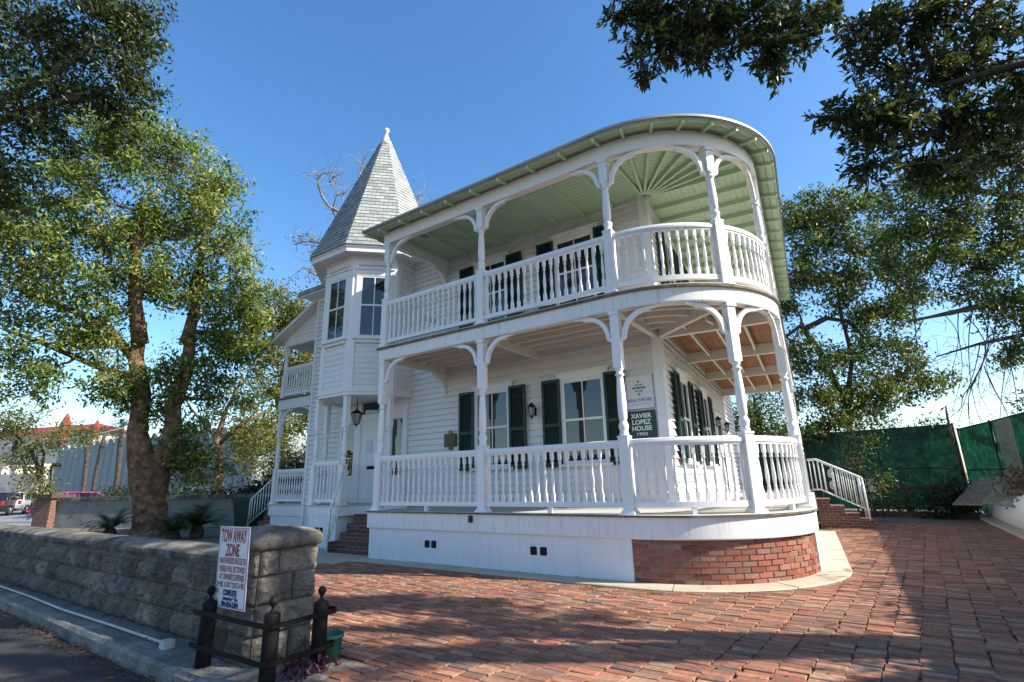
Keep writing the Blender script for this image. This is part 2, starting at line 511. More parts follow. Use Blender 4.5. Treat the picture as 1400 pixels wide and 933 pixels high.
# brick paving: every brick its own block, courses across columns that run away from the street
def paving():
    m = MB()
    W, Lr = 0.205, 0.079
    cols = [(0.32, 0.145, 0.095), (0.38, 0.175, 0.115), (0.27, 0.12, 0.085), (0.25, 0.145, 0.11), (0.19, 0.145, 0.13), (0.44, 0.24, 0.16), (0.38, 0.22, 0.15), (0.42, 0.17, 0.11), (0.38, 0.26, 0.19)]
    wts = [0.2, 0.2, 0.13, 0.1, 0.08, 0.1, 0.09, 0.05, 0.05]
    cs = np.cumsum(wts); cs /= cs[-1]
    ncol = 74
    for i in range(ncol):
        x0 = -7.6 + i * (W + 0.006)
        y = -7.2 + random.uniform(0, Lr)
        drift = random.uniform(-0.004, 0.004)
        while y < 12.2:
            l = Lr * random.uniform(0.86, 1.12)
            xs = x0 + 0.055 * y + drift * sin(y * 2) + random.uniform(-0.011, 0.011) + 0.012 * noise.noise((i * 3.1, y * 1.3, 0))
            cx, cy = xs + W / 2, y + l / 2
            y += l + random.uniform(0.002, 0.012)
            if cx < -7.3 and False: continue
            # keep clear of house, walkway, flower bed and kerb
            if cy > 12.05 or cx > 5.42: continue
            inhouse = (cx < 0 and cy > -0.35)
            d = hypot(cx, cy - R_)
            if cx >= 0 and cy <= R_ + 0.1 * cx and d < 2.36: inhouse = True
            if cx >= -1.5 and cy > R_:
                off = (cx - CC[0]) * NRM[0] + (cy - CC[1]) * NRM[1]
                if off < 2.36 and cy < 10.8: inhouse = True
            if inhouse: continue
            if cx < -0.62 and cy < -4.15: continue
            col = cols[int(np.searchsorted(cs, random.random()))]
            k = random.uniform(0.72, 1.14)
            col = (col[0] * k * 1.08, col[1] * k * 1.02, col[2] * k * 0.94)
            zt = 0.010 * noise.noise((cx * 0.7, cy * 0.7, 0)) + random.uniform(-0.006, 0.005)
            tx = random.uniform(-0.02, 0.02); ty = random.uniform(-0.035, 0.035)
            ch = 0.003 + random.random() * 0.003
            hw, hl = W / 2, l / 2
            r = random.uniform(-0.012, 0.012); cr, sr = cos(r), sin(r)
            V = []
            for ins, z in ((0, -0.05), (0, -ch), (ch, 0)):
                for sx, sy in ((-1, -1), (1, -1), (1, 1), (-1, 1)):
                    lx, ly = sx * (hw - ins), sy * (hl - ins)
                    V.append((cx + lx * cr - ly * sr, cy + lx * sr + ly * cr, z + zt + lx * tx + ly * ty))
            F = [(8, 9, 10, 11)]
            for a, b in ((0, 4), (4, 8)):
                for k2 in range(4):
                    F.append((a + k2, a + (k2 + 1) % 4, b + (k2 + 1) % 4, b + k2))
            m.add(V, F, False, col)
    return tag(m.build('brick_paving', MT['paver']), kind='structure')
paving()
sheet('paving_bed', [(-7.7, -4.2), (-0.62, -4.2), (-0.62, -7.3), (5.6, -7.3), (5.6, 12.2), (2.3, 12.2), (-7.7, 12.2)], -0.022, MT['sand'], 0.02)

# beige concrete walk round the porch
m = MB()
uj = -6.9
while uj < UA + 6.2:
    u2 = min(uj + 1.25 * random.uniform(0.9, 1.1), UA + 6.2)
    z_ = random.uniform(-0.003, 0.003)
    m.sweep([(-0.1, -0.02), (0.46, -0.02), (0.475, 0.010 + z_), (0.46, 0.022 + z_), (-0.1, 0.022 + z_)], stations(uj, u2 - 0.012, 0.06))
    uj = u2
tag(m.build('walkway', MT['walk']), kind='structure')
sheet('entry_path', [(-9.6, -0.9), (-5.5, -0.9), (-5.5, 0.6), (-9.6, 0.6)], 0.016, MT['walk'], 0.05)

# kerb and ledge outside the stone wall
def kerb_y(x): return -5.04 - 0.018 * (x + 4)
m = MB()
xs = [-40, -9, -7.5, -6, -4.5, -3, -1.6, -0.9, -0.62]
top = []
for i in range(len(xs) - 1):
    a, b = xs[i] + 0.004, xs[i + 1] - 0.004
    V = []
    for x in (a, b):
        yk = kerb_y(x) + random.uniform(-0.006, 0.006)
        V += [(x, yk, -0.2), (x, yk, -0.03), (x, yk + 0.03, 0.0), (x, -4.55, 0.012), (x, -4.55, -0.2)]
    m.add(V, [(0, 1, 2, 3, 4), (9, 8, 7, 6, 5), (0, 5, 6, 1), (1, 6, 7, 2), (2, 7, 8, 3), (3, 8, 9, 4), (4, 9, 5, 0)])
tag(m.build('kerb', MT['ledge']), kind='structure')

# ------------------------------------------------------------------ stone wall and pillar
def rough_block(m, O, U, V, Wn, w, h, seed, amp=0.022, nx=9, ny=6, col=(1, 1, 1), edge=0.18):
    """rock-faced block: face pillowed and broken; O lower corner, U along, V up, Wn outward"""
    O, U, V, Wn = (Vector(q) for q in (O, U, V, Wn))
    vs_ = []; fs = []
    for j in range(ny + 1):
        for i in range(nx + 1):
            a, b = i / nx, j / ny
            e = min(a, 1 - a, (b) * h / w, (1 - b) * h / w) / edge
            e = min(1, e)
            p = O + U * (a * w) + V * (b * h)
            q = p * 5 + Vector((seed, seed * 0.7, 0))
            d = (0.5 + 0.7 * noise.noise(q) + 0.5 * noise.noise(q * 2.7) + 0.38 * abs(noise.noise(q * 5.5)) + 0.22 * noise.noise(q * 11)) * amp
            vs_.append(p + Wn * (max(-0.004, d) * e ** 0.6))
    for j in range(ny):
        for i in range(nx):
            k = j * (nx + 1) + i
            fs.append((k, k + 1, k + nx + 2, k + nx + 1))
    m.add(vs_, fs, False, col)

def stone_col():
    k = random.uniform(0.75, 1.15)
    b = random.choice([(0.22, 0.20, 0.165), (0.25, 0.225, 0.185), (0.18, 0.165, 0.145), (0.28, 0.25, 0.20)])
    return tuple(c * k for c in b)

wall = thing('stone_wall', 'low rusticated grey stone wall with a rounded coping along the kerb', 'wall', (-7, -4.4, 0))
m = MB(); cjoin = (0.27, 0.25, 0.22)
m.bx(-16, -1.8, -4.60, -4.26, -0.05, 0.684, col=cjoin)
z = 0.0; row = 0
for h in (0.205, 0.215, 0.22):
    x = -1.82 - (0.21 if row % 2 else 0)
    x0 = -16
    xs_ = [-1.82]
    xx = -1.82 - (0.2 if row % 2 else 0.40)
    while xx > x0:
        xs_.append(xx); xx -= 0.40 * random.uniform(0.9, 1.12)
    for a, b in zip(xs_[1:], xs_[:-1]):
        rough_block(m, (a + 0.006, -4.604, z + 0.006), (1, 0, 0), (0, 0, 1), (0, -1, 0), b - a - 0.012, h - 0.012, random.random() * 90, 0.075, 16 if a > -6.5 else 8, 9 if a > -6.5 else 5, stone_col())
    z += h; row += 1
m.build('wall_blocks', MT['stone'], wall)
def coping(m, x0, x1, yc, hw, z0, h, seg=0.62):
    prof = []
    for k in range(15):
        a = pi * k / 14
        prof.append((cos(a) * hw, z0 + h * (0.5 + 0.5 * sin(a)) if 0 < k < 14 else z0 + h * 0.35))
    prof = [(hw * 0.93, z0)] + prof + [(-hw * 0.93, z0)]
    x = x1
    while x > x0:
        l = min(seg * random.uniform(0.85, 1.2), x - x0)
        a, b = x - l + 0.004, x - 0.004
        n = 8 if x > -9 else 3
        dy = random.uniform(-0.008, 0.008); dz = random.uniform(-0.006, 0.006)
        vs_ = []; fs = []
        for i in range(n + 1):
            xx = a + (b - a) * i / n
            e = 0.985 if i in (0, n) else 1.0
            for (o, zz) in prof:
                q = Vector((xx * 3, o * 5, zz * 5))
                k = 1 + 0.10 * noise.noise(q) + 0.05 * noise.noise(q * 3)
                vs_.append((xx, yc + dy + o * k * e, z0 + (zz - z0) * (0.9 + 0.1 * k) * e + dz))
        k = len(prof)
        for i in range(n):
            for j in range(k):
                j2 = (j + 1) % k
                fs.append((i * k + j, (i + 1) * k + j, (i + 1) * k + j2, i * k + j2))
        fs.append(tuple(range(k))); fs.append(tuple(n * k + j for j in range(k - 1, -1, -1)))
        m.add(vs_, fs, False)
        x -= l
m = MB(); coping(m, -16, -1.80, -4.43, 0.245, 0.685, 0.14)
m.build('coping', MT['cap'], wall)

PX0, PX1, PY0, PY1 = -1.89, -1.30, -4.76, -4.22
pil = thing('gate_pillar', 'squat stone gate pillar with a thick weathered cap at the end of the low wall', 'pillar', ((PX0 + PX1) / 2, (PY0 + PY1) / 2, 0))
m = MB(); m.bx(PX0 + .012, PX1 - .012, PY0 + .012, PY1 - .012, -0.2, 0.9, col=cjoin)
z = 0.0; row = 0
for h in (0.22, 0.225, 0.22, 0.22):
    k = 0.36 if row % 2 else 0.22
    for (O, U, Wn, L_, kk) in (((PX0, PY0, z), (1, 0, 0), (0, -1, 0), PX1 - PX0, k), ((PX1, PY0, z), (0, 1, 0), (1, 0, 0), PY1 - PY0, 0.54 - k), ((PX0, PY1, z), (0, -1, 0), (-1, 0, 0), PY1 - PY0, 0.3), ((PX1, PY1, z), (-1, 0, 0), (0, 1, 0), PX1 - PX0, 0.3)):
        for a, b in ((0, kk), (kk, L_)):
            O2 = Vector(O) + Vector(U) * (a + 0.005) + Vector((0, 0, 0.005))
            rough_block(m, O2, U, (0, 0, 1), Wn, b - a - 0.010, h - 0.01, random.random() * 90, 0.042, 18, 14, stone_col(), 0.1)
    z += h; row += 1
m.build('pillar_blocks', MT['stone'], pil)
m = MB()
n = 26; vs_ = []; fs = []
cx, cy = (PX0 + PX1) / 2, (PY0 + PY1) / 2
hx, hy = 0.365, 0.335
layers = [(0.90, 0.87), (0.985, 0.885), (1.0, 0.92), (0.99, 0.955), (0.93, 0.985), (0.75, 1.01), (0.45, 1.035), (0.15, 1.045)]
for sc, zz in layers:
    for k in range(n * 4):
        a = 2 * pi * k / (n * 4)
        c_, s_ = cos(a), sin(a)
        q = (abs(c_) ** 7 + abs(s_) ** 7) ** (-1 / 7)
        x_, y_ = c_ * q * hx * sc, s_ * q * hy * sc
        nz = noise.noise((x_ * 8, y_ * 8, zz * 9)) * 0.016 + noise.noise((x_ * 22, y_ * 22, zz * 22)) * 0.008
        vs_.append((cx + x_ * (1 + nz), cy + y_ * (1 + nz), zz + nz * 0.8))
N4 = n * 4
for i in range(len(layers) - 1):
    for k in range(N4):
        fs.append((i * N4 + k, i * N4 + (k + 1) % N4, (i + 1) * N4 + (k + 1) % N4, (i + 1) * N4 + k))
fs.append(tuple(range(N4 - 1, -1, -1))); fs.append(tuple((len(layers) - 1) * N4 + k for k in range(N4)))
m.add(vs_, fs, True)
m.build('cap', MT['cap'], pil)

# tow sign
def panel_text(m_, lines, O, U, V, Wn, lift=0.003):
    O, U, V, Wn = (Vector(q) for q in (O, U, V, Wn))
    for body, x, y, size, w, bold in lines:
        vs_, fs = text_mesh(body, size, bold, 1.0, w)
        m_.add([O + U * (x + a) + V * (y + b) + Wn * lift for a, b, c in vs_], fs)
SC = Vector((-1.487, -4.885, 0.752)); SU = Vector((1, 0.0, 0.012)).normalized()
SW = Vector((0.0, -0.995, -0.03)); SW = (SW - SU * SW.dot(SU)).normalized(); SV = SW.cross(SU) * 1
if SV.z < 0: SV = -SV
sg = thing('tow_sign', 'white rectangular tow away zone sign in red capitals fixed to the stone gate pillar', 'sign', tuple(SC))
m = MB(); w_, h_ = 0.235, 0.315
m.extr([(-w_, -h_), (w_, -h_), (w_, h_), (-w_, h_)], (SC, SU, SV, SW), -0.006, 0.0)
m.build('sign_panel', MT['sign_white'], sg)
m = MB()
for a, b, c, d in ((-w_ + .008, w_ - .008, h_ - .014, h_ - .009), (-w_ + .008, w_ - .008, -h_ + .009, -h_ + .014)):
    m.extr([(a, c), (b, c), (b, d), (a, d)], (SC, SU, SV, SW), 0.001, 0.002)
for a, b in ((-w_ + .008, -w_ + .013), (w_ - .013, w_ - .008)):
    m.extr([(a, -h_ + .014), (b, -h_ + .014), (b, h_ - .014), (a, h_ - .014)], (SC, SU, SV, SW), 0.001, 0.002)
m.build('sign_border', MT['red_ink'], sg)
m = MB()
panel_text(m, [("TOW AWAY", 0, .237, .145, .40, .004), ("ZONE", -.005, .125, .135, .215, .004),
               ("UNAUTHORIZED VEHICLES OR", 0.005, .045, .066, .41, .0012), ("VESSELS WILL BE TOWED", 0.005, -.02, .066, .40, .0012),
               ("AT OWNER'S EXPENSE", 0.005, -.08, .066, .385, .0012), ("24 HRS. A DAY 7 DAYS A WK.", 0.0, -.138, .062, .43, .0012),
               ("D", -.195, -.19, .05, .022, .0008), ("K", -.195, -.255, .05, .02, .0008)], SC, SU, SV, SW)
m.build('red_lettering', MT['red_ink'], sg)
m = MB()
panel_text(m, [("COMPLETE", 0.0, -.198, .058, .21, .004), ("Automotive & Tire", 0.01, -.241, .040, .23, .0025), ("904-824-3204", 0.01, -.283, .052, .26, .003)], SC, SU, SV, SW)
m.build('dark_lettering', MT['navy_ink'], sg)

# iron guard round the pillar: three posts and two straps
gd = thing('iron_guard', 'black iron guard of three ball topped posts and two straps round the gate pillar', 'guard rail', (-1.3, -4.7, 0))
GP = [(-1.70, -4.92), (-0.82, -4.90), (-0.84, -4.47)]
for (x, y) in GP:
    m = MB()
    m.lathe([(0.058, -0.2), (0.058, 0.47), (0.052, 0.482), (0.028, 0.492), (0.014, 0.505), (0.012, 0.525), (0.028, 0.545), (0.034, 0.565), (0.024, 0.588), (0.004, 0.60)], 16, (x, y, 0))
    m.build('post', MT['black'], gd)
for z_ in (0.41, 0.165):
    m = MB()
    path = [(-1.80, -4.995), (-1.62, -4.99), (-0.92, -4.98), (-0.80, -4.975), (-0.75, -4.94), (-0.735, -4.85), (-0.755, -4.40), (-0.79, -4.36), (-0.9, -4.36)]
    for a, b in zip(path[:-1], path[1:]):
        m.beam((*a, z_ + 0.018), (*b, z_ + 0.018), 0.010, 0.036)
    m.build('strap', MT['black'], gd)

m = MB(); c = (-0.93, -4.30, 0.0)
m.lathe([(0.085, 0), (0.105, 0.17), (0.115, 0.175), (0.115, 0.20), (0.105, 0.20), (0.095, 0.165), (0.02, 0.16)], 20, c)
tag(m.build('flower_pot', MT['pot']), 'green plastic flower pot on the bricks behind the iron guard', 'pot')

# white conduit on the ledge
MT['pipe'] = mat_noise('dusty_pipe', [(0.3, (0.36, 0.36, 0.34)), (0.7, (0.50, 0.50, 0.48))], 6, 0.6, 0.0)
cd = thing('conduit', 'long white conduit pipe lying on the kerb ledge below the stone wall', 'pipe', (-6, -4.8, 0))
m = MB()
pth = [(-16, -4.82, 0.035), (-9.5, -4.80, 0.03), (-8.2, -4.80, 0.04), (-6.8, -4.79, 0.028), (-5.2, -4.86, 0.04), (-3.8, -4.83, 0.03), (-2.55, -4.845, 0.035)]
m.tube(pth, 0.0125, 8)
m.build('pipe', MT['pipe'], cd)
m = MB(); m.bx(-2.56, -2.46, -4.89, -4.80, 0.0, 0.07); m.build('junction_box', MT['pipe'], cd)
# ------------------------------------------------------------------ the house
H = thing('victorian_house', 'white two storey wooden house with a round cornered double porch and a pointed corner tower', 'house', (-5, 3, 0))
ZF, ZD, ZR = 0.895, 4.234, 1.05
XL = -5.32
P_U = [XL, -2.66, 0.0, R_ * 0.887, UA, UA + 2.6, UA + 5.2, UA + S_END - 0.15]

# --- base
m = MB(); m.sweep([(-1.9, -0.1), (0.10, -0.1), (0.10, 0.60), (-1.9, 0.60)], stations(XL - 0.10, 0.02))
fnd = m.build('foundation', MT['stucco'], H)
def vents(xs_, y, z_):
    for x in xs_:
        m = MB(); s_ = 0.062
        m.extr([(-s_, -s_ + .015), (-s_ + .015, -s_), (s_ - .015, -s_), (s_, -s_ + .015), (s_, s_ - .015), (s_ - .015, s_), (-s_ + .015, s_), (-s_, s_ - .015)], ((x, y, z_), (1, 0, 0), (0, 0, 1), (0, -1, 0)), -0.02, 0.004)
        m.build('vent', MT['dark'], fnd)
vents((-3.86, -3.70, -1.60, -1.42), -0.10, 0.34)
m = MB(); m.sweep([(-0.4, -0.1), (0.062, -0.1), (0.062, 0.60), (-0.4, 0.60)], stations(0.021, UA - 0.25), col=(0.40, 0.37, 0.32))
bl, bh = 0.212, 0.0735
nrow = 8
for r in range(nrow):
    u = 0.03 + (bl / 2 if r % 2 else 0)
    z0 = 0.012 + r * (bh + 0.0)
    first = True
    while u < UA - 0.27:
        l = bl - 0.018
        if first and r % 2:
            a0, a1 = 0.028, u - 0.018
        else:
            a0, a1 = u, u + l
        first2 = first; first = False
        segs = 3
        pr_ = 0.080 + random.uniform(-0.006, 0.008)
        k = random.uniform(0.75, 1.2)
        bc = random.choice([(0.30, 0.10, 0.065), (0.34, 0.13, 0.085), (0.26, 0.085, 0.055), (0.30, 0.15, 0.11)])
        col = tuple(q * k for q in bc)
        if a1 - a0 > 0.03:
            sts = [(lambda o, uu=a0 + (a1 - a0) * i / segs: pt(uu, o)) for i in range(segs + 1)]
            zt = z0 + bh - 0.017
            m.sweep([(0.03, z0), (pr_, z0), (pr_ , zt), (0.03, zt)], sts, col=col)
        if not (first2 and r % 2): u += bl
m.build('brick_foundation', MT['brick'], H)
m = MB(); m.sweep([(-0.4, -0.1), (0.10, -0.1), (0.10, 0.60), (-0.4, 0.60)], stations(UA - 0.249, UA + S_END))
m.build('foundation', MT['stucco'], H)

m = MB()
jn = [XL - 0.14, -4.05, -0.45, 2.05, UA + 1.2, UA + 4.9, UA + S_END + .05]
for u0, u1 in zip(jn[:-1], jn[1:]):
    k = random.uniform(-0.002, 0.002)
    m.sweep([(0.0, 0.575), (0.135 + k, 0.575), (0.14 + k, 0.59), (0.14 + k, 0.862), (0.0, 0.862)], stations(u0 + 0.002, u1 - 0.002, 0.06), smooth=False)
fas = m.build('porch_fascia', MT['fascia'], H)
m = MB(); m.bx(-2.86, -2.78, -0.165, -0.1395, 0.73, 0.84); m.bx(-2.85, -2.79, -0.175, -0.165, 0.745, 0.825)
m.build('outlet_box', MT['cable'], fas)
m = MB(); m.sweep([(-1.982, 0.864), (0.155, 0.864), (0.165, 0.879), (0.155, 0.894), (-1.982, 0.894)], stations(XL - 0.16, UA + S_END + .06, 0.06))
m.build('porch_deck', MT['deck'], H)
m = MB(); m.sweep([(0.13, 0.863), (0.172, 0.863), (0.172, 0.888), (0.13, 0.888)], stations(XL - 0.165, UA + S_END + .065, 0.06))
m.build('deck_edge', MT['deckedge'], H)

# --- upper floor structure
m = MB(); m.sweep([(-0.075, 3.935), (0.075, 3.935), (0.085, 3.96), (0.085, 4.165), (-0.075, 4.165)], stations(XL - 0.08, UA + S_END, 0.06))
m.build('balcony_beam', MT['fascia'], H)
m = MB(); m.sweep([(-1.98, 4.167), (0.10, 4.167), (0.10, 4.234), (-1.98, 4.234)], stations(XL - 0.1, UA + S_END, 0.06))
m.build('balcony_deck', MT['ceiling'], H)
m = MB(); m.sweep([(0.09, 4.172), (0.125, 4.172), (0.125, 4.212), (0.09, 4.212)], stations(XL - 0.13, UA + S_END, 0.06))
m.build('balcony_deck_edge', MT['deckedge'], H)
# boards over the side bays, left raw
m = MB()
o = -1.93
while o < -0.1:
    m.sweep([(o, 4.150), (o + 0.128, 4.150), (o + 0.128, 4.1655), (o, 4.1655)], stations(R_ * 1.25, UA + S_END - 0.1, 0.1)); o += 0.135
m.build('ceiling_boards', MT['rawwood'], H)
def porch_beam(a, b, w=0.10, z0=3.93, z1=4.149, name='ceiling_beam', mat='joist'):
    m = MB(); m.beam((a[0], a[1], z1), (b[0], b[1], z1), w, z1 - z0); return m.build(name, MT[mat], H)
porch_beam((XL + .02, 1.97), (XL + .02, 0.076)); porch_beam((-2.66, 1.97), (-2.66, 0.077)); porch_beam((-0.02, 1.95), (0.0, 0.077))
porch_beam((0.03, R_ - .03), pt(R_ * 0.887, -0.078), 0.09)
for s_ in (0.02, 2.6, 5.2, S_END - 0.12):
    a = pt(UA + s_, -1.96); porch_beam(a, pt(UA + s_, -0.078), 0.11)
for o in (-1.62, -1.26, -0.90, -0.54, -0.22):
    m = MB(); m.sweep([(o - .022, 4.03), (o + .022, 4.03), (o + .022, 4.148), (o - .022, 4.148)], stations(XL + .08, R_ * 1.0, 0.12)); m.build('joist', MT['joist'], H)
for o in (-1.45, -0.98, -0.50):
    m = MB(); m.sweep([(o - .022, 4.02), (o + .022, 4.02), (o + .022, 4.147), (o - .022, 4.147)], stations(R_ * 1.3, UA + S_END - .2, 0.1)); m.build('joist', MT['joist'], H)

# --- upper ceiling, beam and roof
m = MB(); m.sweep([(-0.075, 6.665), (0.075, 6.665), (0.085, 6.69), (0.085, 6.935), (-0.075, 6.935)], stations(XL - 0.08, UA + S_END, 0.05))
m.build('eave_beam', MT['white_clean'], H)
prof = []
o = -1.98
def zceil(o): return 6.985 if o < 0 else 6.985 - 0.075 * (o / 0.4)
while o < 0.40:
    prof += [(o, zceil(o)), (o + 0.105, zceil(o + .105)), (o + 0.108, zceil(o) + 0.012), (o + 0.115, zceil(o) + 0.012)]
    o += 0.118
prof = [p for p in prof if p[0] <= 0.40] + [(0.405, 6.91), (0.405, 7.0), (-1.98, 7.2)]
m = MB(); m.sweep(prof, stations(XL - 0.42, UA + S_END + 0.3, 0.05))
m.build('porch_ceiling', MT['green'], H)
m = MB(); m.sweep([(0.406, 6.912), (0.426, 6.912), (0.426, 6.968), (-1.97, 7.28), (-1.97, 7.21), (0.40, 7.005)], stations(XL - 0.43, UA + S_END + 0.31, 0.04))
m.build('porch_roof', MT['shingle'], H, 'box')
m = MB(); m.sweep([(0.428, 6.93), (0.442, 6.93), (0.442, 6.972), (0.428, 6.972)], stations(XL - 0.44, UA + S_END + 0.32, 0.04))
m.build('drip_edge', MT['sign_grey'] if False else mat_plain('weathered_metal_edge', (0.34, 0.33, 0.32), 0.5), H)
us = [XL - 0.40] + [XL + 0.05 + i * 0.66 for i in range(9)]
us = [u for u in us if u < -0.15]
us += [R_ * t for t in np.linspace(0.0, T4, 9)]
us += [UA + 0.62 * k for k in range(1, 14)]
for u in us:
    inn = -1.93
    if 0 <= u <= UA + 1e-6: inn = -1.88
    a = pt(u, inn); b = pt(u, 0.395)
    m = MB(); m.beam((*a, 6.988), (*pt(u, 0.0), 6.988), 0.045, 0.10); m.beam((*pt(u, 0.0), 6.988), (*b, 6.918), 0.045, 0.075)
    m.build('rafter', MT['green'], H)
m = MB(); m.beam((XL + 0.02, 0.05, 6.985), (XL + 1.9, 1.94, 6.985), 0.05, 0.09); m.build('rafter', MT['green'], H)
def end_beam(z1, z0):
    m = MB(); m.bx(XL - 0.05, XL + 0.05, 0.086, 1.965, z0, z1)
    pts = [(0, 0)]
    for k in range(9):
        a = pi / 2 * k / 8; pts.append((0.5 - 0.5 * cos(a) + 0.0 if False else 0.5 * (1 - sin(a)), -0.5 * (1 - cos(a)) - 0.0))
    prof2 = [(0.0, 0.0), (0.50, 0.0)] + [(0.50 - 0.44 * sin(pi / 2 * k / 10), -0.06 - 0.44 * (1 - cos(pi / 2 * k / 10))) for k in range(11)] + [(0.0, -0.50)]
    m.extr([(a, b) for a, b in prof2], ((XL, 1.965, z0), (0, -1, 0), (0, 0, 1), (1, 0, 0)), -0.045, 0.045)
    m.build('end_beam', MT['white_clean'], H)
end_beam(6.96, 6.66); end_beam(4.165, 3.93)

# --- walls with lap siding
def lap(m, a, b, z0, z1, ex=0.14, lip=0.044):
    """lap boards from a to b (xy) with the outside on the right hand of a->b"""
    a = Vector((*a, 0)); b = Vector((*b, 0)); d = (b - a).normalized(); n = Vector((d.y, -d.x, 0))
    k = int(round((z1 - z0) / ex)); e = (z1 - z0) / k
    for i in range(k):
        za, zb = z0 + i * e, z0 + (i + 1) * e
        cuts = [0.0]
        Lw = (b - a).length
        q = random.uniform(0.8, 3.6)
        while q < Lw - 0.5 and Lw > 2.5:
            cuts.append(q); q += random.uniform(2.4, 4.2)
        cuts.append(Lw)
        for c0, c1 in zip(cuts[:-1], cuts[1:]): board(m, a + d * (c0 + (0.0015 if c0 else 0)), a + d * (c1 - (0.0015 if c1 < Lw else 0)), n, za, zb, lip)
def board(m, a, b, n, za, zb, lip):
        j = random.uniform(-0.003, 0.003); za += random.uniform(-0.002, 0.002)
        P = [a + n * (lip + j), b + n * (lip + j), b + n * 0.004, a + n * 0.004]
        m.add([P[0] + Vector((0, 0, za)), P[1] + Vector((0, 0, za)), P[2] + Vector((0, 0, zb)), P[3] + Vector((0, 0, zb)), a + Vector((0, 0, za)), b + Vector((0, 0, za)), a + Vector((0, 0, zb)), b + Vector((0, 0, zb))],
              [(0, 1, 2, 3), (4, 5, 1, 0), (4, 0, 3, 6), (1, 5, 7, 2), (3, 2, 7, 6), (4, 6, 7, 5)])
SW_ = lambda s_, off=0.0: (CC[0] + NRM[0] * off + TG[0] * s_, CC[1] + NRM[1] * off + TG[1] * s_)
core = MB(); core.prism([(-10.7, R_ + 0.01), (-0.012, R_ + 0.01), (SW_(10.5, -0.012)), (-10.7, 12.5)], 0.0, 7.18)
core.build('wall_core', MT['siding'], H)
m = MB(); lap(m, (-10.7, R_), (0, R_), 0.9, 7.14); m.build('siding_wall', MT['siding'], H)
m = MB(); lap(m, (0, R_), SW_(10.5), 0.9, 7.14); m.build('siding_wall', MT['siding'], H)
m = MB(); lap(m, (-10.7, 12.5), (-10.7, R_), 0.2, 7.14); m.build('siding_wall', MT['siding'], H)
m = MB()
m.bx(-0.13, 0.056, R_ - 0.056, R_ + 0.02, 0.9, 6.98)
m.build('corner_board', MT['white_clean'], H)
m = MB()
Rm = Matrix.Rotation(BA, 3, 'Z')
m.box((*SW_(0.09, 0.028), 3.94), (0.06, 0.11, 6.08), mtx=Rm)
m.build('corner_board', MT['white_clean'], H)
m = MB()
m.bx(-10.75, -10.64, R_ - 0.054, R_ + 0.02, 0.2, 7.15)
m.build('corner_board', MT['white_clean'], H)
# crown strip under the main eave and the main roof
m = MB(); m.bx(-10.7, XL - 0.45, R_ - 0.06, R_ - 0.02, 7.0, 7.15)
m.bx(-11.15, XL - 0.44, R_ - 0.42, R_ + 0.1, 7.15, 7.20); m.bx(-11.15, -10.6, R_ + 0.101, 12.9, 7.15, 7.20)
m.build('eave_soffit', MT['white_clean'], H)
m = MB()
m.add([(-11.2, R_ - 0.45, 7.2), (0.3, R_ - 0.45, 7.2), (-0.9, 12.9, 7.2), (-11.2, 12.9, 7.2), (-11.2, R_ - 0.45, 7.34), (0.3, R_ - 0.45, 7.34), (-0.9, 12.9, 7.34), (-11.2, 12.9, 7.34), (-6.8, 6.5, 9.6), (-4.6, 8.5, 9.6)],
      [(0, 3, 2, 1), (0, 1, 5, 4), (1, 2, 6, 5), (2, 3, 7, 6), (3, 0, 4, 7), (4, 5, 9, 8), (5, 6, 9), (6, 7, 8, 9), (7, 4, 8)])
m.build('roof', MT['shingle'], H, 'box')

# --- posts
def post_mesh(name, zmid, ztop, zturn0=1.10):
    m = MB()
    m.bx(-0.075, 0.075, -0.075, 0.075, 0.05, 1.09)
    m.lathe([(0.155, 0.0), (0.15, 0.02), (0.128, 0.045), (0.118, 0.06)], 4, rz=pi / 4, smooth=False)
    m.bx(-0.083, 0.083, -0.083, 0.083, 1.078, 1.105)
    L_ = zmid - 1.105
    z = lambda k: 1.105 + L_ * k
    m.lathe([(0.060, z(0)), (0.072, z(.015)), (0.074, z(.03)), (0.060, z(.055)), (0.066, z(.09)), (0.076, z(.13)), (0.076, z(.155)), (0.060, z(.195)), (0.048, z(.225)),
             (0.062, z(.24)), (0.062, z(.26)), (0.066, z(.275)), (0.070, z(.42)), (0.064, z(.62)), (0.052, z(.83)), (0.046, z(.875)), (0.070, z(.89)), (0.072, z(.91)), (0.050, z(.925)), (0.052, z(.955)), (0.068, z(.975)), (0.068, z(1.0))], 14)
    m.bx(-0.068, 0.068, -0.068, 0.068, zmid, ztop - 0.055)
    m.bx(-0.085, 0.085, -0.085, 0.085, ztop - 0.056, ztop - 0.001)
    return m
